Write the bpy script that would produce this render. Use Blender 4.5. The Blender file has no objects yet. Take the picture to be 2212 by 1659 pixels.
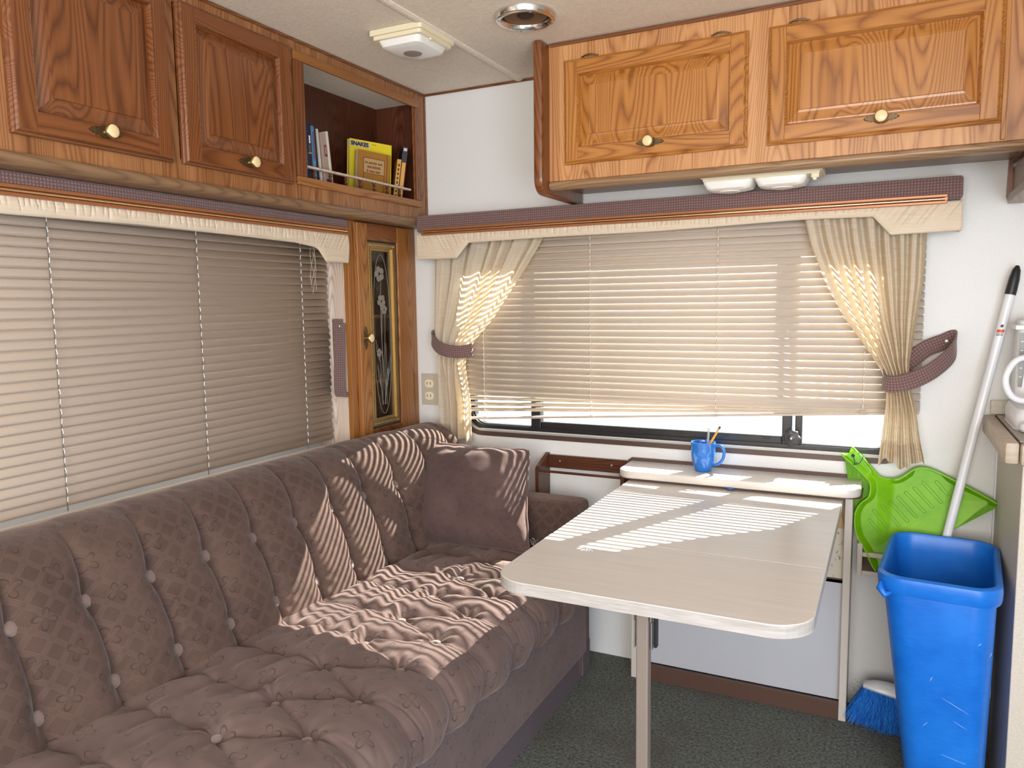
import bpy, bmesh, math, random
import numpy as np
from mathutils import Vector, Matrix
R = math.radians
PI = math.pi
random.seed(7)
S = bpy.context.scene
COL = S.collection

# ------------------------------------------------------------------ camera, sky, sun, fill lights, exposure
cam = bpy.data.cameras.new('camera')
co = bpy.data.objects.new('camera', cam)
COL.objects.link(co)
yaw, pitch, roll = -.461003, -.1050729, -.01393547
F = Vector((math.sin(yaw)*math.cos(pitch), math.cos(yaw)*math.cos(pitch), math.sin(pitch)))
Rt = F.cross(Vector((0, 0, 1))).normalized()
U = Rt.cross(F)
cr, sr = math.cos(roll), math.sin(roll)
Rr = Rt*cr + U*sr
Ur = U*cr - Rt*sr
M = Matrix((Rr, Ur, -F)).transposed().to_4x4()
M.translation = Vector((0, -2.4, 1.21))
co.matrix_world = M
cam.sensor_width = 36.0
cam.lens = 1644.35/2212*36.0
cam.clip_start = .02
S.camera = co

W = bpy.data.worlds.new('sky')
S.world = W
W.use_nodes = True
wn = W.node_tree
wn.nodes['Background'].inputs[0].default_value = (.84, .92, 1, 1)
wn.nodes['Background'].inputs[1].default_value = 2.6

sun = bpy.data.lights.new('sun', 'SUN')
so = bpy.data.objects.new('sun', sun)
COL.objects.link(so)
so.rotation_euler = Vector((-.42, -.907, -.76)).to_track_quat('-Z', 'Y').to_euler()
so.location = (3, 6, 6)
sun.energy = 37
sun.color = (1, .93, .82)
sun.angle = R(.5)


def area(name, loc, direction, sx, sy, power, color):
    l = bpy.data.lights.new(name, 'AREA')
    l.shape = 'RECTANGLE'
    l.size, l.size_y = sx, sy
    l.energy = power
    l.color = color
    o = bpy.data.objects.new(name, l)
    COL.objects.link(o)
    o.location = loc
    o.rotation_euler = Vector(direction).to_track_quat('-Z', 'Y').to_euler()
    return o


# added fill lights behind and to the right of the camera, no openings modelled
area('fill_front', (.05, -4.05, 1.25), (-.05, 1, .16), 1.7, 1.2, 84, (1, .96, .91))
area('fill_right', (.9, -2.4, .85), (-1, .45, -.02), 1.2, 1.5, 54, (.70, .83, 1))

S.view_settings.view_transform = 'Standard'
S.view_settings.look = 'None'
S.view_settings.gamma = 1
S.view_settings.use_curve_mapping = False
S.view_settings.exposure = 0.0


# ------------------------------------------------------------------ node expression helper
class E:
    """a float socket in a node tree with arithmetic"""
    def __init__(s, nt, sock):
        s.nt, s.s = nt, sock

    def _m(s, op, *o):
        n = s.nt.nodes.new('ShaderNodeMath')
        n.operation = op
        for i, x in enumerate((s,)+o):
            if isinstance(x, E):
                s.nt.links.new(x.s, n.inputs[i])
            else:
                n.inputs[i].default_value = x
        return E(s.nt, n.outputs[0])

    def __add__(s, o): return s._m('ADD', o)
    def __sub__(s, o): return s._m('SUBTRACT', o)
    def __mul__(s, o): return s._m('MULTIPLY', o)
    def __truediv__(s, o): return s._m('DIVIDE', o)
    def abs(s): return s._m('ABSOLUTE')
    def floor(s): return s._m('FLOOR')
    def frac(s): return s._m('FRACT')
    def sin(s): return s._m('SINE')
    def cos(s): return s._m('COSINE')
    def pow(s, o): return s._m('POWER', o)
    def min(s, o): return s._m('MINIMUM', o)
    def max(s, o): return s._m('MAXIMUM', o)
    def lt(s, o): return s._m('LESS_THAN', o)
    def gt(s, o): return s._m('GREATER_THAN', o)
    def sqrt(s): return s._m('SQRT')
    def atan2(s, o): return s._m('ARCTAN2', o)

    def ramp(s, *stops):
        n = s.nt.nodes.new('ShaderNodeValToRGB')
        s.nt.links.new(s.s, n.inputs[0])
        el = n.color_ramp.elements
        while len(el) < len(stops):
            el.new(.5)
        for e, (p, c) in zip(el, stops):
            e.position = p
            e.color = (*c, 1) if len(c) == 3 else c
        return n.outputs[0]

    def smooth(s, a, b):
        n = s.nt.nodes.new('ShaderNodeMapRange')
        n.interpolation_type = 'SMOOTHSTEP'
        s.nt.links.new(s.s, n.inputs[0])
        n.inputs[1].default_value = a
        n.inputs[2].default_value = b
        return E(s.nt, n.outputs[0])


MATS = {}


class Mat:
    def __init__(s, name, color=(.5, .5, .5), rough=.5, metal=0., spec=.5, **kw):
        s.m = bpy.data.materials.new(name)
        s.m.use_nodes = True
        s.nt = s.m.node_tree
        s.b = s.nt.nodes['Principled BSDF']
        s.b.inputs['Base Color'].default_value = (*color, 1)
        s.b.inputs['Roughness'].default_value = rough
        s.b.inputs['Metallic'].default_value = metal
        s.b.inputs['Specular IOR Level'].default_value = spec
        for k, v in kw.items():
            s.b.inputs[k].default_value = v
        MATS[name] = s.m
        s._c = None

    def coord(s, kind='Object', scale=(1, 1, 1)):
        t = s.nt.nodes.new('ShaderNodeTexCoord')
        mp = s.nt.nodes.new('ShaderNodeMapping')
        mp.inputs['Scale'].default_value = scale
        s.nt.links.new(t.outputs[kind], mp.inputs[0])
        return mp.outputs[0]

    def xyz(s, vec):
        n = s.nt.nodes.new('ShaderNodeSeparateXYZ')
        s.nt.links.new(vec, n.inputs[0])
        return [E(s.nt, o) for o in n.outputs]

    def noise(s, vec, scale=5, detail=3, rough=.5, dist=0):
        n = s.nt.nodes.new('ShaderNodeTexNoise')
        n.inputs['Scale'].default_value = scale
        n.inputs['Detail'].default_value = detail
        n.inputs['Roughness'].default_value = rough
        n.inputs['Distortion'].default_value = dist
        s.nt.links.new(vec, n.inputs['Vector'])
        return E(s.nt, n.outputs[0])

    def white(s, e):
        n = s.nt.nodes.new('ShaderNodeTexWhiteNoise')
        n.noise_dimensions = '1D'
        s.nt.links.new(e.s, n.inputs['W'])
        return E(s.nt, n.outputs['Value'])

    def rnd(s):
        n = s.nt.nodes.new('ShaderNodeObjectInfo')
        return E(s.nt, n.outputs['Random'])

    def mix(s, fac, a, b, mode='MIX'):
        n = s.nt.nodes.new('ShaderNodeMix')
        n.data_type = 'RGBA'
        n.blend_type = mode
        for i, x in ((0, fac), (6, a), (7, b)):
            if isinstance(x, E):
                s.nt.links.new(x.s, n.inputs[i])
            elif isinstance(x, (int, float)):
                n.inputs[i].default_value = x
            elif isinstance(x, tuple):
                n.inputs[i].default_value = (*x, 1)
            else:
                s.nt.links.new(x, n.inputs[i])
        return n.outputs[2]

    def col(s, sock):
        s.nt.links.new(sock, s.b.inputs['Base Color'])
        return s

    def set(s, name, e):
        s.nt.links.new(e.s if isinstance(e, E) else e, s.b.inputs[name])
        return s

    def bump(s, e, strength=.3, dist=.002):
        n = s.nt.nodes.new('ShaderNodeBump')
        n.inputs['Strength'].default_value = strength
        n.inputs['Distance'].default_value = dist
        s.nt.links.new(e.s if isinstance(e, E) else e, n.inputs['Height'])
        s.nt.links.new(n.outputs[0], s.b.inputs['Normal'])
        return s

    def translucent(s, color, fac):
        """mix with a translucent lobe (thin cloth, thin vinyl)"""
        t = s.nt.nodes.new('ShaderNodeBsdfTranslucent')
        if isinstance(color, tuple):
            t.inputs[0].default_value = (*color, 1)
        else:
            s.nt.links.new(color, t.inputs[0])
        mx = s.nt.nodes.new('ShaderNodeMixShader')
        mx.inputs[0].default_value = fac
        out = s.nt.nodes['Material Output']
        s.nt.links.new(s.b.outputs[0], mx.inputs[1])
        s.nt.links.new(t.outputs[0], mx.inputs[2])
        s.nt.links.new(mx.outputs[0], out.inputs[0])
        return s


# ------------------------------------------------------------------ materials
def oak(name, grain, light, mid, dark, strips=None, rough=.34, ring=52., coat=.0):
    """oak: cathedral rings from contour lines of a noise stretched along the grain axis, plus pores"""
    m = Mat(name, rough=rough)
    r = m.rnd()
    t = m.nt.nodes.new('ShaderNodeTexCoord')
    off = m.nt.nodes.new('ShaderNodeVectorMath')
    off.operation = 'ADD'
    cb = m.nt.nodes.new('ShaderNodeCombineXYZ')
    rr = r*7.3
    for i in range(3):
        m.nt.links.new(rr.s, cb.inputs[i])
    m.nt.links.new(t.outputs['Object'], off.inputs[0])
    m.nt.links.new(cb.outputs[0], off.inputs[1])

    def sc(k):
        mp = m.nt.nodes.new('ShaderNodeMapping')
        mp.inputs['Scale'].default_value = k
        m.nt.links.new(off.outputs[0], mp.inputs[0])
        return mp.outputs[0]
    ax = 'xyz'.index(grain)

    def k(across, along):
        v = [across]*3
        v[ax] = along
        return tuple(v)
    n1 = m.noise(sc(k(6.5, .62)), 1, 1.0, .4, .05)
    wob = m.noise(sc(k(30, 4)), 1, 2, .5)
    rg = (n1*ring)+wob*.5
    if strips:
        # narrow staves glued side by side, each with its own tone and figure
        sax, w = strips
        c = m.xyz(t.outputs['Object'])['xyz'.index(sax)]
        cell = (c/w).floor()
        wn_ = m.white(cell)
        rg = rg+wn_*9.0
    fr = rg.frac()
    tri = (fr-.5).abs()*2.0            # 0..1..0 saw
    line = tri.pow(2.2)
    pores = m.noise(sc(k(520, 11)), 1, 2, .6)
    fib = m.noise(sc(k(95, 3)), 1, 3, .6)
    big = m.noise(sc(k(5, 1.2)), 1, 2, .5)
    v = line*.42+fib*.42+pores*.20+big*.22
    if strips:
        v = v+(wn_-.5)*.30
    cr_ = v.ramp((.30, light), (.62, mid), (.98, dark))
    m.col(cr_)
    m.bump(pores*.6+line*-.3, .18, .0006)
    if coat:
        m.b.inputs['Coat Weight'].default_value = coat
        m.b.inputs['Coat Roughness'].default_value = .2
    return m.m


OL, OM, OD = (.50, .215, .050), (.37, .138, .026), (.17, .050, .008)
for g in 'xyz':
    oak('oak_'+g, g, OL, OM, OD, coat=.25)
PL, PM, PD = (.58, .30, .125), (.46, .21, .078), (.26, .10, .032)
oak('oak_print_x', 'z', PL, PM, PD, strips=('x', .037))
oak('oak_print_y', 'z', (.36, .165, .066), (.26, .105, .037), (.14, .048, .016), strips=('y', .031))  # side cabinet frame: darker copy, its dim light put into the colour
for g in 'xyz':
    oak('oak_mid_'+g, g, (.37, .155, .042), (.27, .098, .021), (.12, .036, .007), coat=.2)
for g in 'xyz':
    oak('oak_dark_'+g, g, (.235, .080, .024), (.155, .047, .012), (.072, .020, .006), coat=.2)  # on the side cabinet doors this darker tone carries the dimmer light there
oak('lip_x', 'x', (.33, .20, .105), (.26, .15, .075), (.16, .085, .04))
oak('lip_y', 'y', (.27, .16, .085), (.21, .118, .06), (.12, .062, .03))
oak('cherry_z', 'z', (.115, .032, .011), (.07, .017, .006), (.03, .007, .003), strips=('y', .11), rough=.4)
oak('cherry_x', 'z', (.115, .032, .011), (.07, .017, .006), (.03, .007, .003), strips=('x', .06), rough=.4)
oak('walnut_x', 'x', (.115, .036, .012), (.075, .021, .007), (.035, .010, .004), rough=.3)
oak('walnut_y', 'y', (.115, .036, .012), (.075, .021, .007), (.035, .010, .004), rough=.3)
oak('oak_lit_pale', 'z', (.66, .55, .47), (.56, .43, .34), (.33, .22, .16), rough=.45)  # bleached wood with window light put into its pale colour
oak('panel_print', 'z', (.60, .37, .2), (.46, .24, .11), (.26, .11, .04), rough=.5, ring=60)

m = Mat('wall_vinyl', (.72, .70, .67), .62)
n = m.noise(m.coord(scale=(1, 1, 1)), 330, 3, .7)
m.col(n.ramp((.3, (.66, .655, .645)), (.7, (.77, .765, .755))))
m.bump(n, .25, .0006)
m = Mat('ceiling_vinyl', (.62, .54, .44), .75)
n = m.noise(m.coord(scale=(1, 1, 1)), 160, 5, .75)
n2 = m.noise(m.coord(scale=(60, 220, 60)), 1, 3, .7)
v = n*.6+n2*.4
m.col(v.ramp((.36, (.68, .59, .475)), (.62, (.86, .77, .645))))
m.bump(v, .4, .001)
Mat('dark_gap', (.03, .022, .018), .8)
Mat('trim_brown', (.09, .045, .03), .5)
m = Mat('carpet', (.07, .075, .065), .95, spec=.1)
n = m.noise(m.coord(), 120, 4, .85)
n2 = m.noise(m.coord(), 5, 2, .6)
m.col(m.mix(n2.smooth(.45, .7)*.45, n.ramp((.34, (.07, .078, .068)), (.64, (.42, .43, .38))), (.20, .165, .13)))
m.bump(n, 1.0, .02)

# slats
m = Mat('slat_warm', (.50, .425, .36), .6, spec=.2)
m.translucent((.98, .84, .56), .07)
m = Mat('slat_shade', (.54, .44, .36), .6, spec=.2)
m.translucent((.8, .6, .42), .06)
Mat('cord_white', (.8, .78, .74), .6)
Mat('cord_grey', (.12, .11, .10), .7)
Mat('cord_beige', (.52, .45, .36), .7)
Mat('black_metal', (.013, .013, .014), .35)
Mat('bronze_frame', (.075, .045, .035), .42, .2)
Mat('frame_light', (.40, .40, .38), .35, .3)
Mat('brass', (.62, .45, .20), .28, 1.0)
Mat('brass_old', (.42, .30, .14), .38, .9)
Mat('antique_brass', (.13, .095, .05), .42, .8)
Mat('knob_cream', (.78, .62, .34), .2)
Mat('copper_rod', (.34, .13, .055), .28, .25)
Mat('gold_strip', (.83, .62, .36), .25, 1.0)
Mat('chrome', (.75, .75, .73), .16, 1.0)
Mat('steel', (.50, .49, .46), .38, .9)
Mat('cream_plastic', (.78, .70, .50), .38)
m = Mat('lens_white', (.82, .81, .77), .28)
Mat('beige_plastic', (.50, .45, .36), .45)
Mat('speaker_cone', (.16, .085, .04), .8)
Mat('speaker_dark', (.04, .022, .014), .8)
Mat('black_rubber', (.012, .012, .013), .45)
Mat('white_paint', (.74, .75, .78), .3)
Mat('panel_white', (.47, .475, .51), .5)  # white panel, colour greyed for the shade under the table
Mat('post_beige', (.58, .52, .46), .45)
m = Mat('kitchen_panel', (.60, .54, .46), .6)
n = m.noise(m.coord(), 260, 2, .6)
m.col(n.ramp((.3, (.55, .49, .415)), (.7, (.64, .58, .50))))
m = Mat('counter_edge', (.50, .40, .31), .5)
n = m.noise(m.coord(scale=(3, 18, 60)), 1, 3, .6)
m.col(n.ramp((.3, (.43, .34, .26)), (.7, (.56, .46, .36))))
Mat('tile', (.36, .30, .25), .4)
Mat('grout', (.10, .08, .065), .8)
m = Mat('speckle', (.62, .56, .47), .5)
n = m.noise(m.coord(scale=(120, 120, 60)), 1, 2, .5)
m.col(n.ramp((.66, (.60, .54, .45)), (.69, (.25, .21, .17))))

m = Mat('table_laminate', (.62, .55, .47), .34)
n = m.noise(m.coord(scale=(3.2, 60, 60)), 1, 4, .65)
n2 = m.noise(m.coord(scale=(9, 260, 200)), 1, 3, .6)
m.col((n*.6+n2*.4).ramp((.30, (.58, .53, .485)), (.70, (.68, .63, .585))))
m.bump(n2, .06, .0004)
m = Mat('table_edge', (.70, .64, .58), .45)
n = m.noise(m.coord(scale=(14, 14, 200)), 1, 4, .65)
m.col(n.ramp((.35, (.36, .33, .31)), (.65, (.49, .46, .43))))
m = Mat('leg_bronze', (.29, .235, .20), .42, .25)

# plastics
m = Mat('bin_blue', (.012, .17, .60), .36, spec=.4)
n = m.noise(m.coord(), 9, 4, .6)
n2 = m.noise(m.coord(scale=(40, 40, 300)), 1, 3, .6)
m.col((n*.7+n2*.3).ramp((.35, (.004, .125, .56)), (.65, (.014, .19, .70))))
m.bump(n2, .05, .0006)
Mat('mug_blue', (.018, .145, .50), .12, spec=.6)
Mat('mug_inside', (.02, .10, .36), .15)
m = Mat('pan_green', (.20, .50, .005), .40, spec=.25)
n = m.noise(m.coord(), 14, 4, .65)
m.col(n.ramp((.35, (.17, .45, .004)), (.68, (.26, .58, .010))))
m.translucent((.45, .95, .01), .16)
Mat('pan_rib', (.13, .36, .006), .45)
Mat('elastic_green', (.02, .12, .08), .6)
m = Mat('bristle_blue', (.02, .11, .62), .45)
r_ = m.noise(m.coord(scale=(300, 300, 12)), 1, 2, .6)
m.col(r_.ramp((.35, (.015, .08, .60)), (.65, (.05, .40, .95))))
Mat('pencil_orange', (.75, .33, .04), .4)
Mat('pencil_dark', (.09, .03, .02), .5)
Mat('pen_grey', (.33, .34, .34), .3)
Mat('dark_interior', (.02, .014, .01), .8)

# glass: light passes straight through, a clear sheen stays on the surface
m = Mat('window_glass', (1, 1, 1), .02)
tr = m.nt.nodes.new('ShaderNodeBsdfTransparent')
tr.inputs[0].default_value = (.95, .97, .97, 1)
gl = m.nt.nodes.new('ShaderNodeBsdfGlossy')
gl.inputs['Roughness'].default_value = .02
mx = m.nt.nodes.new('ShaderNodeMixShader')
mx.inputs[0].default_value = .05
m.nt.links.new(tr.outputs[0], mx.inputs[1])
m.nt.links.new(gl.outputs[0], mx.inputs[2])
m.nt.links.new(mx.outputs[0], m.nt.nodes['Material Output'].inputs[0])
Mat('etching', (.22, .20, .165), .6)

# fabrics ---------------------------------------------------------
m = Mat('waffle_mauve', (.20, .125, .115), .85, spec=.2)
m.b.inputs['Sheen Weight'].default_value = .3
c = m.xyz(m.coord('UV'))
wv = ((c[0]*(2*PI/.0075)).sin()*.5+.5)*((c[1]*(2*PI/.0075)).sin()*.5+.5)
n = m.noise(m.coord('UV', (900, 900, 1)), 1, 2, .6)
m.col((wv*.8+n*.3).ramp((.1, (.125, .068, .066)), (.85, (.29, .185, .165))))
m.bump(wv, .8, .0015)

m = Mat('cream_silk', (.66, .55, .41), .55, spec=.3)
m.b.inputs['Sheen Weight'].default_value = .25
n = m.noise(m.coord(scale=(9, 9, 420)), 1, 3, .6)
n2 = m.noise(m.coord(scale=(30, 30, 900)), 1, 2, .7)
m.col((n*.6+n2*.4).ramp((.34, (.57, .46, .335)), (.66, (.71, .60, .46))))
m.bump(n, .25, .0008)
m = Mat('curtain_silk', (.66, .57, .43), .6, spec=.25)
n = m.noise(m.coord(scale=(14, 14, 300)), 1, 3, .65)
slub = m.noise(m.coord(scale=(16, 16, 210)), 1, 1, .5)
cc = (n*1.0).ramp((.34, (.63, .55, .43)), (.66, (.78, .70, .58)))
sl = slub.smooth(.70, .76)*.5
m.col(m.mix(sl, cc, (.24, .15, .08)))
m.bump(n, .3, .0008)
m.translucent((.92, .76, .50), .42)


def sofa_fabric(name, lattice, flowers, base_l, base_d, sheen=.28):
    """velour in metres of UV: woven diagonal lattice, embossed four-leaf sprigs"""
    m = Mat(name, rough=.9, spec=.12)
    m.b.inputs['Sheen Weight'].default_value = sheen
    m.b.inputs['Sheen Roughness'].default_value = .45
    m.b.inputs['Sheen Tint'].default_value = (.9, .75, .7, 1)
    c = m.xyz(m.coord('UV'))
    u, v = c[0], c[1]
    P = .05
    a = (u+v)/P
    b = (u-v)/P
    fa, fb = (a.frac()-.5).abs(), (b.frac()-.5).abs()      # 0 at cell centre, .5 at the lattice lines

    def dbl(f):
        return (f-.47).abs().lt(.012).max((f-.42).abs().lt(.012))
    lat = dbl(fa).max(dbl(fb))
    # sprig in a checkerboard of larger cells
    Q = .075
    gx, gy = (u+v*.0)/Q, v/Q
    row = gy.floor()
    gx = gx+(row*.5).frac()
    px, py = (gx.frac()-.5), (gy.frac()-.5)
    rot = m.white(gx.floor()*3.7+row*17.0)*6.0
    rr = (px*px+py*py).sqrt()
    th = py.atan2(px)+rot
    lobe = ((th*2.0).sin()).abs()*.27
    out = (rr-lobe).abs().lt(.022)
    out = out*rr.gt(.05)
    nz = m.noise(m.coord('UV'), 700, 3, .7)
    nb = m.noise(m.coord('UV'), 6, 3, .6)
    val = nz*.45+nb*.55
    base = val.ramp((.36, base_d), (.64, base_l))
    if lattice:
        band = fa.gt(.36).max(fb.gt(.36))
        base = m.mix(band*(lattice), base, tuple(min(1, x*1.55) for x in base_l))
        base = m.mix(lat*.35, base, tuple(x*.6 for x in base_d))
    base = m.mix(out*flowers, base, tuple(x*.38 for x in base_d))
    m.col(base)
    m.bump(nz*.4-out*.8-lat*.3, .45, .0012)
    return m.m


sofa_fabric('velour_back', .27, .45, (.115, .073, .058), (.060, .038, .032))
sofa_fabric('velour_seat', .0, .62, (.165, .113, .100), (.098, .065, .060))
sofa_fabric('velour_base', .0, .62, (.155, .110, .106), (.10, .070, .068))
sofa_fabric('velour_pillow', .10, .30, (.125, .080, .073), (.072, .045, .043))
m = Mat('velour_button', (.20, .135, .115), .9)
m.b.inputs['Sheen Weight'].default_value = .5
m = Mat('kick_board', (.12, .095, .105), .85)
n = m.noise(m.coord(), 300, 3, .6)
m.col(n.ramp((.3, (.085, .066, .075)), (.7, (.16, .125, .135))))

# outside
m = Mat('concrete', (.62, .62, .60), .9)
n = m.noise(m.coord(), 3, 5, .6)
m.col(n.ramp((.3, (.55, .55, .53)), (.7, (.70, .70, .68))))
Mat('siding', (.85, .86, .86), .5)
Mat('foliage', (.10, .18, .06), .8)


# ------------------------------------------------------------------ object helpers
def link(name, me, parent=None, loc=(0, 0, 0)):
    o = bpy.data.objects.new(name, me)
    COL.objects.link(o)
    if parent:
        o.parent = parent
    else:
        o.location = loc
    return o


def tag(o, label=None, cat=None, group=None, kind=None):
    if label:
        o['label'] = label
    if cat:
        o['category'] = cat
    if group:
        o['group'] = group
    if kind:
        o['kind'] = kind
    return o


def thing(name, loc, label, cat, group=None):
    o = bpy.data.objects.new(name, None)
    o.empty_display_size = .05
    COL.objects.link(o)
    o.location = loc
    o['origin'] = list(loc)
    return tag(o, label, cat, group)


def org(p):
    while p is not None and p.parent is not None:
        p = p.parent
    return Vector(p.location) if p is not None else Vector((0, 0, 0))


def OBJ(name, bm, mat, parent=None, loc=(0, 0, 0), smooth=False, label=None):
    """bm is built in world metres; the mesh is moved into its thing's own space"""
    o3 = org(parent) if parent else Vector(loc)
    bmesh.ops.translate(bm, verts=bm.verts, vec=-o3)
    me = bpy.data.meshes.new(name)
    bm.normal_update()
    bm.to_mesh(me)
    bm.free()
    mats = mat if isinstance(mat, (list, tuple)) else [mat]
    for x in mats:
        me.materials.append(MATS[x])
    if smooth:
        for p in me.polygons:
            p.use_smooth = True
    o = link(name, me, parent, loc)
    if label:
        o['label'] = label
    if smooth == 'auto':
        me.polygons.foreach_set('use_smooth', [True]*len(me.polygons))
        try:
            me.set_sharp_from_angle(angle=R(40))
        except Exception:
            pass
    return o


def BM():
    b = bmesh.new()
    b.loops.layers.uv.new('UVMap')
    return b


def box(bm, x0, x1, y0, y1, z0, z1, bev=0, seg=2, mi=0):
    x0, x1 = sorted((x0, x1))
    y0, y1 = sorted((y0, y1))
    z0, z1 = sorted((z0, z1))
    vs = [bm.verts.new(p) for p in ((x0, y0, z0), (x1, y0, z0), (x1, y1, z0), (x0, y1, z0), (x0, y0, z1), (x1, y0, z1), (x1, y1, z1), (x0, y1, z1))]
    fs = [bm.faces.new([vs[i] for i in f]) for f in ((0, 3, 2, 1), (4, 5, 6, 7), (0, 1, 5, 4), (1, 2, 6, 5), (2, 3, 7, 6), (3, 0, 4, 7))]
    for f in fs:
        f.material_index = mi
    if bev > 0:
        es = list({e for f in fs for e in f.edges})
        bmesh.ops.bevel(bm, geom=es, offset=min(bev, .49*min(x1-x0, y1-y0, z1-z0)), segments=seg, affect='EDGES', profile=.5)
    return bm


def uvbox(bm):
    """box-projected uv in metres"""
    uv = bm.loops.layers.uv.verify()
    bm.normal_update()
    for f in bm.faces:
        n = f.normal
        a = max(range(3), key=lambda i: abs(n[i]))
        for l in f.loops:
            c = l.vert.co
            l[uv].uv = ((c.y, c.z), (c.x, c.z), (c.x, c.y))[a]
    return bm


def prism(bm, pts, axis, a, b, bev=0, mi=0):
    """extrude a 2D outline; axis 'x': pts are (y,z); 'y': (x,z); 'z': (x,y)"""
    def P(p, t):
        return {'x': (t, p[0], p[1]), 'y': (p[0], t, p[1]), 'z': (p[0], p[1], t)}[axis]
    v0 = [bm.verts.new(P(p, a)) for p in pts]
    v1 = [bm.verts.new(P(p, b)) for p in pts]
    n = len(pts)
    fs = [bm.faces.new(v0), bm.faces.new(v1[::-1])]
    for i in range(n):
        fs.append(bm.faces.new((v0[i], v1[i], v1[(i+1) % n], v0[(i+1) % n])))
    bmesh.ops.recalc_face_normals(bm, faces=fs)
    for f in fs:
        f.material_index = mi
    if bev:
        es = list(set(fs[0].edges) | set(fs[1].edges))
        bmesh.ops.bevel(bm, geom=es, offset=bev, segments=2, affect='EDGES', profile=.5)
    return bm


def rrect(x0, x1, y0, y1, r, n=6):
    r = r if isinstance(r, (list, tuple)) else [r]*4
    pts = []
    for (cx, cy, a, rr) in ((x1, y1, 0, r[0]), (x0, y1, 90, r[1]), (x0, y0, 180, r[2]), (x1, y0, 270, r[3])):
        sx = -1 if cx == x1 else 1
        sy = -1 if cy == y1 else 1
        for i in range(n+1):
            t = R(a+90*i/n)
            pts.append((cx+sx*rr+rr*math.cos(t), cy+sy*rr+rr*math.sin(t)))
    return pts


def ring(bm, outer, inner, axis, a, b, mi=0):
    def P(p, t):
        return {'x': (t, p[0], p[1]), 'y': (p[0], t, p[1]), 'z': (p[0], p[1], t)}[axis]
    L = [[bm.verts.new(P(p, t)) for p in q] for q, t in ((outer, a), (inner, a), (inner, b), (outer, b))]
    n = len(outer)
    fs = []
    for k in range(4):
        A, B = L[k], L[(k+1) % 4]
        for i in range(n):
            fs.append(bm.faces.new((A[i], A[(i+1) % n], B[(i+1) % n], B[i])))
    bmesh.ops.recalc_face_normals(bm, faces=fs)
    for f in fs:
        f.material_index = mi
    return bm


def tube(bm, pts, r, n=8, closed=False, cap=True, mi=0):
    pts = [Vector(p) for p in pts]
    rs = r if isinstance(r, (list, tuple)) else [r]*len(pts)
    N = len(pts)
    rings = []
    prev = None
    for i, p in enumerate(pts):
        if closed:
            t = pts[(i+1) % N]-pts[i-1]
        else:
            t = pts[min(i+1, N-1)]-pts[max(i-1, 0)]
        if t.length < 1e-9:
            t = Vector((0, 0, 1))
        t.normalize()
        if prev is None:
            up = Vector((0, 0, 1)) if abs(t.z) < .9 else Vector((1, 0, 0))
            a = t.cross(up).normalized()
        else:
            a = (prev-t*prev.dot(t)).normalized()
        prev = a
        b = t.cross(a)
        rings.append([bm.verts.new(p+(a*math.cos(2*PI*k/n)+b*math.sin(2*PI*k/n))*rs[i]) for k in range(n)])
    for i in range(N if closed else N-1):
        A, B = rings[i], rings[(i+1) % N]
        for k in range(n):
            f = bm.faces.new((A[k], A[(k+1) % n], B[(k+1) % n], B[k]))
            f.material_index = mi
    if cap and not closed:
        for q in (rings[0], rings[-1][::-1]):
            f = bm.faces.new(q)
            f.material_index = mi
    bmesh.ops.recalc_face_normals(bm, faces=bm.faces)
    return bm


def lathe(bm, prof, c, axis='z', n=32, mi=0, close=True):
    """prof: (radius, height) along axis from c"""
    c = Vector(c)
    dirs = {'z': (Vector((1, 0, 0)), Vector((0, 1, 0)), Vector((0, 0, 1))),
            'y': (Vector((1, 0, 0)), Vector((0, 0, 1)), Vector((0, -1, 0))),
            'x': (Vector((0, 1, 0)), Vector((0, 0, 1)), Vector((1, 0, 0)))}[axis]
    rs = []
    for r, h in prof:
        if r < 1e-6:
            rs.append([bm.verts.new(c+dirs[2]*h)])
        else:
            rs.append([bm.verts.new(c+dirs[0]*r*math.cos(2*PI*k/n)+dirs[1]*r*math.sin(2*PI*k/n)+dirs[2]*h) for k in range(n)])
    fs = []
    for A, B in zip(rs, rs[1:]):
        for k in range(n):
            a0, a1 = A[k % len(A)], A[(k+1) % len(A)]
            b0, b1 = B[k % len(B)], B[(k+1) % len(B)]
            vs = []
            for q in (a0, a1, b1, b0):
                if q not in vs:
                    vs.append(q)
            if len(vs) >= 3:
                fs.append(bm.faces.new(vs))
    for f in fs:
        f.material_index = mi
    bmesh.ops.recalc_face_normals(bm, faces=fs)
    return bm


def grid(bm, P, uvs=None, closed_u=False, mi=0):
    """P: numpy (m, n, 3) of points"""
    m_, n_ = P.shape[:2]
    V = [[bm.verts.new(P[i, j]) for j in range(n_)] for i in range(m_)]
    uv = bm.loops.layers.uv.verify()
    for i in range(m_ if closed_u else m_-1):
        for j in range(n_-1):
            i2 = (i+1) % m_
            f = bm.faces.new((V[i][j], V[i][j+1], V[i2][j+1], V[i2][j]))
            f.material_index = mi
            if uvs is not None:
                for l, (a, b) in zip(f.loops, ((i, j), (i, j+1), (i2, j+1), (i2, j))):
                    l[uv].uv = uvs[a, b]
    return V


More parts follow.
